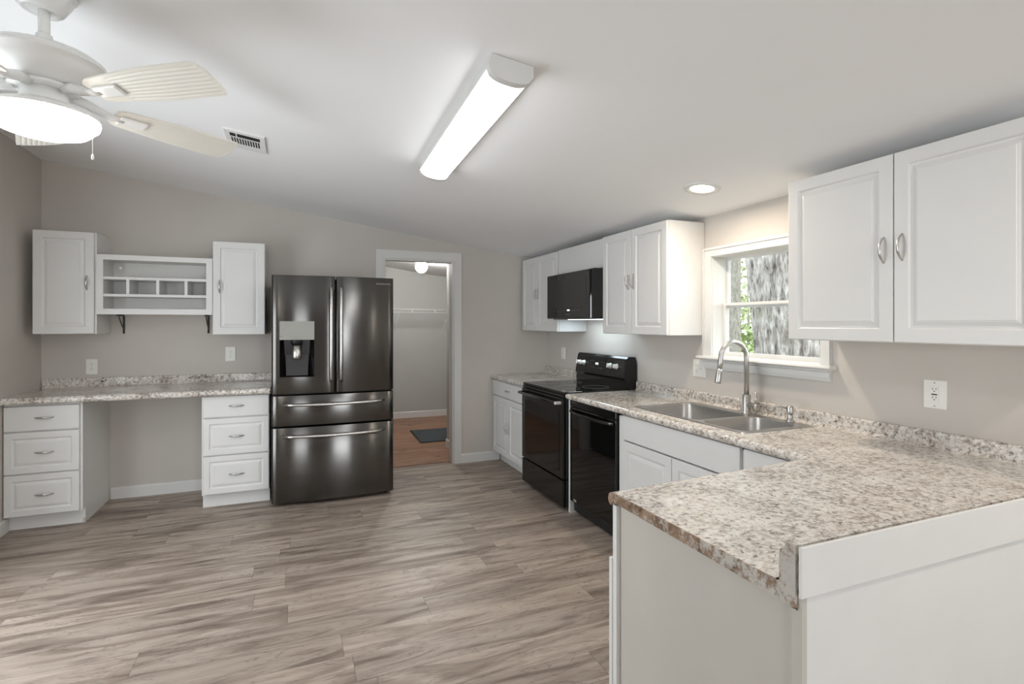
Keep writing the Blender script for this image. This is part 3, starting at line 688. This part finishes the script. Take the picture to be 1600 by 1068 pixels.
# small counter left of the range
ct = thing('countertop', 'short granite laminate countertop in the far corner left of the range', 'countertop', (0, 0, 0))
def counter_profile_x(xf, xb, z0, z1):
    r = (z1-z0)/2; pts = [(xb, z0+0.010), (xf+0.034, z0+0.010), (xf+0.024, z0)]
    for i in range(9):
        a = -PI/2-PI*i/8*0.98
        pts.append((xf+r*0.8+r*0.8*math.cos(a), z0+r+r*math.sin(a)))
    return pts+[(xf+0.034, z1), (xb, z1)]
bm = bmesh.new(); prism(bm, counter_profile_x(1.866, XR-0.002, ZU, ZC), 'y', 4.283, YB-0.002); obj('top', bm, 'granite', ct)
def splash_x(z0, z1, x=XR-0.001, t=0.024): return [(x, z0), (x, z1), (x-t*0.6, z1), (x-t*0.9, z1-0.005), (x-t, z1-0.016), (x-t, z0+0.012), (x-t-0.006, z0+0.003), (x-t-0.014, z0)]
bm = bmesh.new(); prism(bm, splash_x(ZC, 0.948), 'y', 4.283, YB-0.002); obj('backsplash', bm, 'granite', ct)

# main L-shaped counter: wall run with the sink cut-out + peninsula
mc = thing('countertop', 'long L-shaped granite laminate countertop holding the sink and forming the peninsula', 'countertop', (0, 0, 0))
SX0, SX1, SY0, SY1 = 1.962, 2.440, 1.905, 2.800
bm = bmesh.new()
holed(bm, [1.893, XR-0.002], [0.752, 3.498], [(SX0+0.02, SX1-0.02, SY0+0.02, SY1-0.02)], lambda u, v, d: (u, v, ZC-d), 0.028); obj('wall_run_top', bm, 'granite', mc)
bm = bmesh.new(); prism(bm, [p for p in counter_profile_x(1.860, 1.893, ZU, ZC)], 'y', 1.46, 3.498); obj('rolled_edge', bm, 'granite', mc)
# peninsula slab with rolled front edge toward +y
pen = [(0.912, 0.752), (1.893, 0.752), (1.893, 1.460), (0.912, 1.392)]
bm = bmesh.new(); prism(bm, pen, 'z', ZC-0.028, ZC); obj('peninsula_top', bm, 'granite', mc)
prof = []
r = (ZC-ZU)/2
for i in range(13):
    a = -PI/2+PI*i/12
    prof.append((r*0.8*math.cos(a)+0.014, ZU+r+r*math.sin(a)))
prof = [(0.0, ZU+0.010), (0.0, ZU+0.010)][:1]+prof+[(0.0, ZC)]
bm = bmesh.new()
A, Bq = Vector((0.912, 1.392, 0)), Vector((1.882, 1.459, 0)); dirv = (Bq-A).normalized(); nrm = Vector((-dirv.y, dirv.x, 0))
ra = [bm.verts.new(A+nrm*p[0]+Vector((0, 0, p[1]))) for p in prof]; rb = [bm.verts.new(Bq+nrm*p[0]+Vector((0, 0, p[1]))) for p in prof]
fs = [bm.faces.new(ra[::-1]), bm.faces.new(rb)]+[bm.faces.new((ra[i], ra[(i+1) % len(prof)], rb[(i+1) % len(prof)], rb[i])) for i in range(len(prof))]
bmesh.ops.recalc_face_normals(bm, faces=fs); obj('peninsula_rolled_edge', bm, 'granite', mc)
bm = bmesh.new(); prism(bm, splash_x(ZC, 0.946), 'y', 0.790, 3.498); obj('backsplash', bm, 'granite', mc)
lip = [(0.752, ZC-0.028), (0.752, 0.966), (0.764, 0.966), (0.774, 0.962), (0.780, 0.950), (0.788, 0.946), (0.790, 0.936), (0.790, ZC+0.008), (0.798, ZC), (0.806, ZC), (0.806, ZC-0.028)]
bm = bmesh.new(); prism(bm, lip, 'x', 0.912, XR-0.030); obj('peninsula_lip', bm, 'granite', mc)
# raw chipped end of the peninsula top: its own cross-section
endp = [(0.752, ZC-0.034), (0.752, 0.966), (0.764, 0.967), (0.774, 0.963), (0.780, 0.951), (0.788, 0.947), (0.790, 0.936), (0.790, ZC+0.006), (0.796, ZC+0.0005), (1.392, ZC+0.0005)]
endp += [(1.392+p[0], p[1]) for p in prof[1:-1][::-1]]+[(1.395, ZU+0.014), (1.385, ZU+0.012)]
bm = bmesh.new(); prism(bm, endp, 'x', 0.906, 0.9125); obj('raw_end', bm, 'raw', mc, 'chipped brown and white raw end of the peninsula top')

# peninsula cabinet
pc = thing('base_cabinet', 'white peninsula base cabinet with a grey painted end panel', 'cabinet', (1.872, 1.432, 0), (0, 0, PI))
PW = 1.872-0.932
bm = bmesh.new(); prism(bm, [(0.045, ZU), (0.045, 0.105), (0.10, 0.105), (0.10, 0.0), (0.660, 0.0), (0.660, ZU)], 'x', 0.0, PW); obj('carcass', bm, 'cab', pc)
obj('end_panel', B(PW, PW+0.005, 0.046, 0.668, 0.0, ZU-0.002), 'greypanel', pc, 'grey painted end panel facing the room')
obj('face_frame', B(0.30, PW+0.018, 0.025, 0.045, 0.105, ZU), 'cab', pc)
obj('drawer', panel(bmesh.new(), 0.33, PW+0.004, 0.690, 0.832, 0.008, 0.016, [(0, 0.003), (0.004, 0)]), 'cab', pc)
obj('door', panel(bmesh.new(), 0.33, PW+0.020, 0.110, 0.672, 0.004, 0.019, RAISED), 'cab', pc)
bp = thing('bar_panel', 'large white back panel of the peninsula facing the camera', 'panel', (0, 0, 0))
obj('panel', B(0.925, XR-0.004, 0.7425, 0.7515, 0.0, 0.900, 0.0008), 'trim', bp)
obj('corner_strip', prism(bmesh.new(), [(0.7425, 0), (0.766, 0), (0.766, 0.838), (0.7515, 0.838), (0.7515, 0.872), (0.7425, 0.872)], 'x', 0.912, 0.925), 'greypanel', bp, 'grey painted corner strip at the end of the panel')
ab = obj('apron_board', B(0.902, XR-0.006, 0.735, 0.7422, 0.869, 0.968, 0.0012), 'trim'); tag(ab, 'long white apron board along the near edge of the peninsula top', 'board')

# ------------------------------------------------------------------ sink, faucet, soap dispenser
sn = thing('sink', 'stainless steel double bowl drop in sink under the window', 'sink', (0, 0, 0))
def rrect(x0, x1, y0, y1, r, n=5):
    pts = []
    for cx, cy, a0 in ((x1-r, y0+r, -PI/2), (x1-r, y1-r, 0), (x0+r, y1-r, PI/2), (x0+r, y0+r, PI)):
        for i in range(n+1): pts.append((cx+r*math.cos(a0+PI/2*i/n), cy+r*math.sin(a0+PI/2*i/n)))
    return pts
BOWLS = [(1.985, 2.365, 2.262, 2.770), (1.985, 2.365, 1.940, 2.232)]
bm = bmesh.new()
outer = [bm.verts.new((x, y, ZC+0.0005)) for x, y in rrect(SX0, SX1, SY0, SY1, 0.03)]
top = [bm.verts.new((x, y, ZC+0.005)) for x, y in rrect(SX0+0.005, SX1-0.005, SY0+0.005, SY1-0.005, 0.026)]
edges = []
n = len(outer); fs = []
for i in range(n): fs.append(bm.faces.new((outer[i], outer[(i+1) % n], top[(i+1) % n], top[i])))
loops = [top]
for b in BOWLS: loops.append([bm.verts.new((x, y, ZC+0.005)) for x, y in rrect(*b, 0.055)])
es = []
for L in loops:
    for i in range(len(L)):
        e = bm.edges.get((L[i], L[(i+1) % len(L)])) or bm.edges.new((L[i], L[(i+1) % len(L)])); es.append(e)
bmesh.ops.triangle_fill(bm, edges=es, use_beauty=True)
bmesh.ops.recalc_face_normals(bm, faces=bm.faces[:])
obj('rim', bm, 'steel', sn)
for b, zb in zip(BOWLS, (ZC-0.19, ZC-0.17)):
    bm = bmesh.new(); rings = []
    for ins, z, rr in ((0, ZC+0.005, 0.055), (0.003, ZC-0.002, 0.053), (0.010, zb+0.04, 0.055), (0.022, zb+0.012, 0.055), (0.050, zb, 0.05)):
        rings.append([bm.verts.new((x, y, z)) for x, y in rrect(b[0]+ins, b[1]-ins, b[2]+ins, b[3]-ins, rr)])
    fs = []
    for r0, r1 in zip(rings, rings[1:]):
        for i in range(len(r0)):
            f = bm.faces.new((r0[i], r0[(i+1) % len(r0)], r1[(i+1) % len(r0)], r1[i])); f.smooth = True; fs.append(f)
    fs.append(bm.faces.new(rings[-1])); bmesh.ops.recalc_face_normals(bm, faces=fs); bmesh.ops.reverse_faces(bm, faces=fs)
    bo = obj('bowl', bm, 'steel', sn)
    obj('drain', lathe(bmesh.new(), [(0.045, zb+0.001), (0.040, zb+0.004), (0.030, zb+0.003), (0.005, zb+0.002)], 24, ((b[0]+b[1])/2, (b[2]+b[3])/2, 0)), 'chrome', bo)

fa = thing('faucet', 'brushed nickel gooseneck faucet with a side lever behind the sink', 'faucet', (2.405, 2.318, ZC+0.005))
obj('base', lathe(bmesh.new(), [(0.030, 0.0), (0.030, 0.006), (0.024, 0.010), (0.0235, 0.105), (0.021, 0.108)], 28), 'chrome', fa)
arc = [(0, 0, 0.105), (0, 0, 0.32)]
for i in range(1, 16):
    a = PI*i/15
    arc.append((-0.095+0.095*math.cos(a), 0, 0.32+0.092*math.sin(a)))
arc += [(-0.193, 0, 0.30), (-0.200, 0, 0.262)]
obj('gooseneck', tube(bmesh.new(), arc, 0.0135, 16), 'chrome', fa)
obj('spray_head', tube(bmesh.new(), [(-0.1995, 0, 0.262), (-0.203, 0, 0.245), (-0.2105, 0, 0.190), (-0.212, 0, 0.182)], [0.0140, 0.0165, 0.0175, 0.0160], 16), 'chrome', fa)
lv = obj('valve', tube(bmesh.new(), [(0, -0.015, 0.052), (0, -0.070, 0.046), (0, -0.082, 0.045)], [0.017, 0.0185, 0.0175], 20), 'chrome', fa)
obj('lever', tube(bmesh.new(), [(0, -0.064, 0.060), (0, -0.065, 0.085), (0, -0.067, 0.128)], [0.0065, 0.006, 0.006], 12), 'chrome', lv)
sd_ = thing('soap_dispenser', 'small brushed nickel soap dispenser right of the faucet', 'soap dispenser', (2.405, 2.028, ZC+0.0055))
obj('base', lathe(bmesh.new(), [(0.022, 0), (0.022, 0.006), (0.015, 0.014), (0.013, 0.03), (0.013, 0.045)], 24), 'chrome', sd_)
obj('pump', lathe(bmesh.new(), [(0.0165, 0.045), (0.017, 0.050), (0.017, 0.080), (0.014, 0.085)], 24), 'chrome', sd_)
obj('spout', tube(bmesh.new(), [(-0.010, 0.004, 0.072), (-0.045, 0.02, 0.080), (-0.078, 0.035, 0.080), (-0.092, 0.042, 0.072)], [0.0055, 0.005, 0.0045, 0.004], 10), 'chrome', sd_)

# ------------------------------------------------------------------ microwave
mw = thing('microwave', 'black over the range microwave hanging below the filler panel', 'microwave', (2.090, 4.282, 1.440), (0, 0, FX))
MWW = 0.752
obj('body', B(0.002, MWW-0.002, 0.040, 0.418, 0.004, 0.386, 0.002), 'black', mw)
md = obj('door', panel(bmesh.new(), 0.0, MWW, 0.0, 0.380, 0.0, 0.040, [(0, 0.012), (0.004, 0.004), (0.012, 0), (0.03, 0)]), 'blackglass', mw)
obj('window_screen', B(0.055, MWW-0.060, -0.0012, 0.001, 0.090, 0.325), 'black', md)
obj('display', B(0.385, 0.425, -0.0018, 0.0005, 0.062, 0.074), 'led_w', md, 'small lit clock display')
for i in range(9):
    if i != 5: obj('button_mark', B(0.15+i*0.052, 0.175+i*0.052, -0.0016, 0.0005, 0.064, 0.068), 'ink', md)
obj('brand_mark', B(0.355, 0.425, -0.0016, 0.0005, 0.030, 0.036), 'ink', md)
obj('vent_grille', B(0.03, MWW-0.03, 0.05, 0.40, -0.006, 0.005), 'blackmatte', mw)
ul = obj('cooktop_lamp', B(0.10, 0.64, 0.16, 0.30, -0.009, -0.004), emit('hood_lamp_glow', (0.78, 0.92, 1.0), 10.0), mw, 'lit cooktop lamp under the microwave')

# ------------------------------------------------------------------ outlets and switches
def plate(r, w, h): obj('cover_plate', panel(bmesh.new(), -w/2, w/2, -h/2, h/2, -0.006, 0.006, [(0, 0.003), (0.003, 0.0), (0.01, 0)]), 'ivory', r)
def recept(r, x, z):
    q = obj('receptacle', lathe(bmesh.new(), [(0.0165, -0.006), (0.0165, -0.0078)], 20, (x, 0, z), axis='y'), 'ivory', r)
    for dx, hh in ((-0.006, 0.008), (0.006, 0.0065)): obj('slot', B(x+dx-0.001, x+dx+0.001, -0.0082, -0.0070, z, z+hh), 'slot', q)
    obj('slot', lathe(bmesh.new(), [(0.0022, -0.0082), (0.0022, -0.0070)], 10, (x, 0, z-0.006), axis='y'), 'slot', q)
def outlet(label, loc, rot, w=0.078, h=0.123):
    r = thing('wall_outlet', label, 'outlet', loc, rot); plate(r, w, h)
    recept(r, 0, 0.0195); recept(r, 0, -0.0195); obj('screw', lathe(bmesh.new(), [(0.003, -0.006), (0.003, -0.0072)], 10, (0, 0, 0), axis='y'), 'grey_ui', r)
    return r
outlet('white wall outlet above the desk counter under the left corner cabinet', (-1.474, YB, 1.059), (0, 0, 0))
outlet('white wall outlet above the desk counter near the refrigerator', (-0.502, YB, 1.138), (0, 0, 0))
def decora(r, x, z, gfci):
    q = obj('receptacle', B(x-0.0165, x+0.0165, -0.0080, -0.006, z-0.0335, z+0.0335, 0.0006), 'ivory', r)
    if gfci:
        for zz in (0.019, -0.016):
            for dx in (-0.0065, 0.0065): obj('slot', B(x+dx-0.0011, x+dx+0.0011, -0.0085, -0.0075, z+zz, z+zz+0.008), 'slot', q)
            obj('slot', lathe(bmesh.new(), [(0.0025, -0.0085), (0.0025, -0.0075)], 10, (x, 0, z+zz-0.006), axis='y'), 'slot', q)
        obj('test_button', B(x-0.011, x+0.011, -0.0088, -0.0075, z-0.0025, z+0.0025), 'slot', q)
    return q
gf = thing('wall_outlet', 'almond safety outlet on the right wall above the peninsula counter', 'outlet', (XR, 1.404, 1.100), (0, 0, FX)); plate(gf, 0.088, 0.122); decora(gf, 0, 0, True)
for z in (0.049, -0.049): obj('screw', lathe(bmesh.new(), [(0.003, -0.006), (0.003, -0.0072)], 10, (0, 0, z), axis='y'), 'grey_ui', gf)
dg = thing('wall_outlet', 'double gang outlet and switch plate at the left end of the window sill', 'outlet', (XR, 2.817, 1.099), (0, 0, FX)); plate(dg, 0.118, 0.116); recept(dg, -0.023, 0.0195); recept(dg, -0.023, -0.0195)
obj('toggle', B(0.019, 0.027, -0.014, -0.005, -0.008, 0.010, 0.001), 'ivory', dg)
sw = thing('light_switch', 'white switch plate on the wall left of the range backguard', 'switch', (XR, 4.760, 1.100), (0, 0, FX)); plate(sw, 0.078, 0.118)
obj('rocker', B(-0.0165, 0.0165, -0.0085, -0.005, -0.033, 0.033, 0.001), 'ivory', sw)

# ------------------------------------------------------------------ ceiling: fan, fluorescent, recessed light, vent
FXX, FYY = -0.790, 2.290
fan = thing('ceiling_fan', 'white five blade ceiling fan with a lit frosted bowl', 'ceiling fan', (FXX, FYY, 0))
can = obj('canopy', lathe(bmesh.new(), [(0.090, 0.0), (0.092, -0.010), (0.086, -0.014), (0.082, -0.030), (0.066, -0.070), (0.055, -0.080), (0.048, -0.082), (0.040, -0.076)], 40), 'fanwhite', fan)
can.location = (0, 0, ceil_z(FXX, FYY)-0.004); can.rotation_euler = (0, TH, 0)
obj('downrod', lathe(bmesh.new(), [(0.0165, 2.355), (0.0165, 2.49)], 20), 'fanwhite', fan)
obj('coupling', lathe(bmesh.new(), [(0.045, 2.333), (0.038, 2.350), (0.024, 2.372), (0.022, 2.385), (0.018, 2.388)], 28), 'fanwhite', fan)
obj('motor_housing', lathe(bmesh.new(), [(0.02, 2.336), (0.090, 2.332), (0.150, 2.316), (0.172, 2.300), (0.176, 2.290), (0.174, 2.284), (0.166, 2.280), (0.162, 2.262), (0.140, 2.236), (0.110, 2.222), (0.105, 2.214), (0.05, 2.212)], 56), 'fanwhite', fan)
obj('flywheel', lathe(bmesh.new(), [(0.060, 2.212), (0.092, 2.210), (0.096, 2.204), (0.094, 2.196), (0.060, 2.194)], 48), 'fanwhite', fan)
obj('light_neck', lathe(bmesh.new(), [(0.066, 2.194), (0.067, 2.150), (0.062, 2.146)], 40), 'fanwhite', fan)
obj('light_pan', lathe(bmesh.new(), [(0.060, 2.152), (0.085, 2.148), (0.130, 2.130), (0.156, 2.116), (0.158, 2.108), (0.152, 2.106)], 56, cap0=False, cap1=False), 'fanwhite', fan)
obj('bowl', lathe(bmesh.new(), [(0.153, 2.110), (0.156, 2.100), (0.152, 2.086), (0.142, 2.078), (0.136, 2.070), (0.120, 2.056), (0.090, 2.046), (0.050, 2.040), (0.010, 2.038)], 56), 'bowlglow', fan, 'lit frosted glass bowl')
pcx, pcy = 0.166*0.925, -0.166*0.379
pch = obj('pull_chain', tube(bmesh.new(), [(pcx-0.012*0.925, pcy+0.012*0.379, 2.106), (pcx, pcy, 2.104), (pcx, pcy, 2.09), (pcx, pcy, 1.975)], 0.0014, 6), 'fanwhite', fan)
obj('fob', lathe(bmesh.new(), [(0.002, 0.016), (0.004, 0.010), (0.0045, 0.0), (0.002, -0.004)], 12, (pcx, pcy, 1.962)), 'fanwhite', pch)
def blade_mesh():
    bm = bmesh.new(); n = 28; m_ = 27; L0, L1 = 0.205, 0.655
    th = 0.006; tops = []; bots = []
    for i in range(n+1):
        t = i/n; x = L0+(L1-L0)*t
        hw = 0.054+0.024*min(1, t/0.55)
        if t < 0.06: hw *= 0.72+0.28*math.sqrt(t/0.06)
        tr, br_ = [], []
        for j in range(m_+1):
            s = -1+2*j/m_; y = s*hw
            xx = x+(0.016*(1-s*s) if i == n else 0.016*(1-s*s)*t**6)
            g = 0.0
            if 0.24 < t < 0.965 and 1 < j < m_-1 and j % 3 == 0: g = 0.0013
            tr.append(bm.verts.new((xx, y, th/2))); br_.append(bm.verts.new((xx, y, -th/2+g)))
        tops.append(tr); bots.append(br_)
    fs = []
    for i in range(n):
        for j in range(m_):
            fs.append(bm.faces.new((tops[i][j], tops[i+1][j], tops[i+1][j+1], tops[i][j+1])))
            fs.append(bm.faces.new((bots[i][j+1], bots[i+1][j+1], bots[i+1][j], bots[i][j])))
        for j in (0, m_): fs.append(bm.faces.new((tops[i][j], bots[i][j], bots[i+1][j], tops[i+1][j])))
    for i in (0, n):
        for j in range(m_): fs.append(bm.faces.new((tops[i][j], tops[i][j+1], bots[i][j+1], bots[i][j])))
    bmesh.ops.recalc_face_normals(bm, faces=fs)
    return bm
def iron_mesh():
    bm = bmesh.new()
    tube(bm, [(0.080, 0, 2.200-2.178), (0.120, 0, 2.196-2.178), (0.160, 0, 2.182-2.178), (0.200, 0, -0.012), (0.240, 0, -0.010)], [0.018, 0.017, 0.015, 0.016, 0.016], 10, True, ((0, 0, 1), 2.2) if False else None)
    for v in bm.verts: v.co.z = v.co.z*0.55 if v.co.x > 0.19 else v.co.z
    return bm
blade0 = iron0 = cup0 = None
for k in range(5):
    a = math.radians(-33.8+72*k)
    Rm = Matrix.Rotation(a, 4, 'Z')
    if k == 0:
        blade0 = obj('blade', blade_mesh(), 'ivoryblade', fan)
        iron0 = obj('blade_iron', iron_mesh(), 'fanwhite', blade0)
        cup0 = obj('blade_plate', B(0.222, 0.318, -0.026, 0.026, -0.013, -0.003, 0.005, 2), 'fanwhite', blade0)
        bl = blade0
    else:
        bl = blade0.copy(); COL.objects.link(bl); bl.parent = fan
        for s_ in (iron0, cup0):
            c_ = s_.copy(); COL.objects.link(c_); c_.parent = bl
    bl.matrix_basis = Matrix.Translation((0, 0, 2.176)) @ Rm @ Matrix.Rotation(math.radians(-14), 4, 'X')

fx = thing('fluorescent_light', 'long lit fluorescent ceiling fixture with a curved white diffuser', 'ceiling light', (0.743, 2.412, ceil_z(0.743, 2.412)-0.001), (-KY, TH, -0.03)); fx.rotation_mode = 'ZYX'
def dprof(s=1.0, dz=0.0):
    pts = [(-0.078*s, 0.0)]
    for i in range(13):
        t = -1+2*i/12
        pts.append((0.084*s*t, -0.040-dz-0.040*s*math.sqrt(max(0, 1-abs(t)**2.6))))
    return pts+[(0.078*s, 0.0)]
bm = bmesh.new(); prism(bm, [(-0.079, 0.0), (-0.082, -0.044), (0.082, -0.044), (0.079, 0.0)], 'y', -0.625, 0.625); obj('housing', bm, 'trim', fx)
dpf = [(p[0], p[1]) for p in dprof(0.97) if p[1] < -0.03]; dpf = [(-0.0815, -0.0445)]+[p for p in dpf if p[1] < -0.050]+[(0.0815, -0.0445)]
bm = bmesh.new(); prism(bm, dpf, 'y', -0.62, 0.62); obj('diffuser', bm, 'fluo', fx, 'glowing curved diffuser')
for s_ in (-1, 1):
    bm = bmesh.new(); prism(bm, dprof(1.03), 'y', min(s_*0.62, s_*0.655), max(s_*0.62, s_*0.655))
    obj('end_cap', bm, 'trim', fx)

rl = thing('recessed_light', 'round recessed ceiling light shining above the sink', 'ceiling light', (2.085, 2.322, ceil_z(2.085, 2.322)), (-KY, math.atan(0.128), 0))
obj('trim_ring', lathe(bmesh.new(), [(0.097, 0.001), (0.096, -0.005), (0.090, -0.008), (0.066, -0.006), (0.062, -0.002)], 44, cap0=False, cap1=False), 'trim', rl)
obj('lens', lathe(bmesh.new(), [(0.064, -0.003), (0.045, -0.0065), (0.001, -0.008)], 44, cap0=True, cap1=False), 'recess', rl, 'glowing round lens')
rlamp = lamp('recessed_lamp', 'AREA', (0, 0, -0.011), (0, 0, 0), 10, (1.0, 0.86, 0.70), shape='DISK', size=0.11); rlamp.parent = rl
lamp('added_fill_beside_camera', 'AREA', (1.95, 0.10, ceil_z(1.95, 0.10)-0.015), (0, 0, 0), 11, (1.0, 0.90, 0.79), shape='DISK', size=0.11)  # added fill lamp without a fixture, out of view; brightens the right wall

vt = thing('air_vent', 'white metal air vent with a row of slots in the ceiling', 'vent', (-0.255, 3.440, ceil_z(-0.255, 3.44)), (-KY, TH, 0))
holes = [(-0.078, -0.047, -0.112, -0.055), (-0.041, 0.078, -0.112, -0.055)]
holes += [(-0.076+0.0139*i, -0.0675+0.0139*i, -0.040, 0.066) for i in range(11)]
bm = bmesh.new(); holed(bm, [-0.102, 0.102], [-0.147, 0.147], holes, lambda u, v, d: (u, v, -0.010+d), 0.0012); obj('face_plate', bm, 'fanwhite', vt)
bm = bmesh.new(); holed(bm, [-0.104, 0.104], [-0.149, 0.149], [(-0.098, 0.098, -0.143, 0.143)], lambda u, v, d: (u, v, -0.009+d), 0.009); obj('flange', bm, 'fanwhite', vt)
obj('duct_shadow', B(-0.088, 0.088, -0.130, 0.080, -0.0075, -0.0025), 'void', vt, 'dark block painted as shade behind the slots')  # shallow black block; the shade inside the duct is put into its colour

# ------------------------------------------------------------------ utility room
gb = thing('globe_light', 'round glowing globe light on the ceiling of the room beyond the doorway', 'ceiling light', (1.455, 6.50, ceil_z(1.455)))
obj('base', lathe(bmesh.new(), [(0.055, 0.004), (0.055, -0.010), (0.030, -0.020), (0.028, -0.035)], 28), 'fanwhite', gb)
prof = [(0.026, -0.030)]+[(0.074*math.sin(PI*(0.12+0.88*i/16)), -0.098+0.074*math.cos(PI*(0.12+0.88*i/16))) for i in range(17)]
obj('globe', lathe(bmesh.new(), prof, 32, cap1=False), 'globe', gb, 'glowing frosted globe')
ws = thing('wire_shelf', 'white wire closet shelf on the far wall beyond the doorway', 'shelf', (0, 0, 0))
bm = bmesh.new(); SZ = 1.600; SYF = 7.52
for z in (SZ, SZ-0.045): tube(bm, [(0.85, SYF, z), (2.62, SYF, z)], 0.004, 6)
obj('front_rail', bm, 'wire', ws)
obj('back_rail', tube(bmesh.new(), [(0.85, 7.895, SZ), (2.62, 7.895, SZ)], 0.003, 6), 'wire', ws)
for i in range(58):
    x = 0.87+i*0.0302
    obj('deck_wire', tube(bmesh.new(), [(x, 7.895, SZ+0.003), (x, SYF, SZ+0.003), (x, SYF-0.002, SZ-0.045)], 0.0016, 4), 'wire', ws)
for x in (1.10, 1.55, 1.88, 2.25): obj('rail_clip', B(x-0.006, x+0.006, SYF-0.007, SYF+0.006, SZ-0.050, SZ+0.005), 'wire', ws)
for x in (1.37, 2.10):
    obj('support_arm', tube(bmesh.new(), [(x, SYF+0.005, SZ-0.04), (x, 7.89, SZ-0.27), (x, 7.896, SZ-0.30)], 0.0045, 6), 'wire', ws)
fm = thing('floor_mat', 'dark grey floor mat on the orange wood floor beyond the doorway', 'mat', (0, 0, 0))
mp = [(1.365, 6.155), (1.395, 6.930), (2.55, 6.900), (2.52, 6.125)]
bm = bmesh.new(); prism(bm, mp, 'z', 0.0, 0.006); obj('border', bm, 'rubber_edge', fm)
cxm, cym = sum(p[0] for p in mp)/4, sum(p[1] for p in mp)/4
bm = bmesh.new(); prism(bm, [(cxm+(x-cxm)*0.965, cym+(y-cym)*0.95) for x, y in mp], 'z', 0.005, 0.010); obj('pile', bm, 'rubber', fm)

# ------------------------------------------------------------------ outside the window
struct('ground', B(3.2, 45, -25, 45, -0.75, -0.70), 'grass')
def trunk(name, label, cx, cy, r, h, amp, kr, leanx, leany, mat, nu=200, nv=420, flare=0.0, z0=-0.72):
    bm = bmesh.new(); R = []
    for j in range(nv+1):
        z = z0+(h-z0)*j/nv; row = []
        for i in range(nu):
            a = 2*PI*i/nu
            wob = 0.06*noise.noise(Vector((math.cos(a)*0.9, math.sin(a)*0.9, z*0.5)))
            ax = a*kr/6.283; 
            rid = 1-abs(noise.noise(Vector((math.cos(a)*kr*0.5+0.35*noise.noise(Vector((a*3, z*2.2, 1))), math.sin(a)*kr*0.5, z*2.1))))*2.2
            rr = r*(1+wob+flare*math.exp(-max(0, z+0.2)*2.0))+amp*max(-0.6, rid)*0.9
            row.append(bm.verts.new((cx+leanx*(z-1.4)+rr*math.cos(a), cy+leany*(z-1.4)+rr*math.sin(a), z)))
        R.append(row)
    for j in range(nv):
        for i in range(nu):
            f = bm.faces.new((R[j][i], R[j][(i+1) % nu], R[j+1][(i+1) % nu], R[j+1][i])); f.smooth = True
    t = thing(name, label, 'tree', (0, 0, 0)); obj('trunk', bm, mat, t)
    return t
def leaf_cloud(parent, cx, cy, cz, rx, ry, rz, n, size, mat, name='foliage'):
    bm = bmesh.new()
    for _ in range(n):
        while True:
            p = Vector((random.uniform(-1, 1), random.uniform(-1, 1), random.uniform(-1, 1)))
            if p.length < 1: break
        c = Vector((cx+p.x*rx, cy+p.y*ry, cz+p.z*rz)); s = size*random.uniform(0.6, 1.3)
        u = Vector((random.uniform(-1, 1), random.uniform(-1, 1), random.uniform(-1, 1))).normalized()
        v = u.cross(Vector((random.uniform(-1, 1), random.uniform(-1, 1), random.uniform(-1, 1)))).normalized()
        bm.faces.new([bm.verts.new(c+u*s), bm.verts.new(c+v*s*0.5), bm.verts.new(c-u*s), bm.verts.new(c-v*s*0.5)])
    return obj(name, bm, mat, parent)
ok = trunk('oak_tree', 'massive oak trunk with ridged grey bark just outside the window', 4.91, 3.98, 0.46, 9.0, 0.030, 26, -0.11, 0.045, 'bark', flare=0.25)
leaf_cloud(ok, 4.8, 4.0, 9.6, 2.2, 1.3, 1.4, 900, 0.09, 'leaf', 'crown')
st = trunk('slim_tree', 'slimmer dark barked tree standing behind the big oak outside', 6.52, 6.55, 0.105, 9.0, 0.010, 14, 0.0, 0.0, 'bark2', 70, 300)
leaf_cloud(st, 6.6, 6.8, 9.3, 1.1, 1.1, 1.0, 600, 0.09, 'leaf2', 'crown')
labels = ['bright green shrub lowest between the two trunks outside the window', 'pale green shrub just left of the slim tree outside the window', 'leafy sapling seen above the shrubs between the two trunks',
          'pale leafy bush at the far left edge of the window view', 'far hazy green bush low behind the slim tree', 'far leafy bush behind the oak trunk']
for (x, y, z, r, n, sz, mt), lb in zip([(9.0, 8.4, 0.4, 0.95, 1200, 0.09, 'leaf'), (9.3, 10.5, 1.2, 1.05, 1000, 0.09, 'leaf2'), (11.8, 11.3, 2.4, 1.1, 600, 0.10, 'leaf2'),
                                       (11.2, 13.6, 1.3, 1.2, 1000, 0.10, 'leaf2'), (14.8, 14.2, 0.6, 2.0, 1500, 0.11, 'leaf'), (14.2, 8.9, 1.2, 1.8, 1200, 0.11, 'leaf2')], labels):
    t = thing('shrub', lb, 'shrub', (x, y, -0.7))
    obj('stem', tube(bmesh.new(), [(0, 0, 0), (0.03, 0.02, (z+0.7)*0.6), (0, 0.05, z+0.7+r*0.4)], [0.05, 0.035, 0.01], 8), 'bark2', t)
    leaf_cloud(t, 0, 0, z+0.7, r, r, r, n, sz, mt)
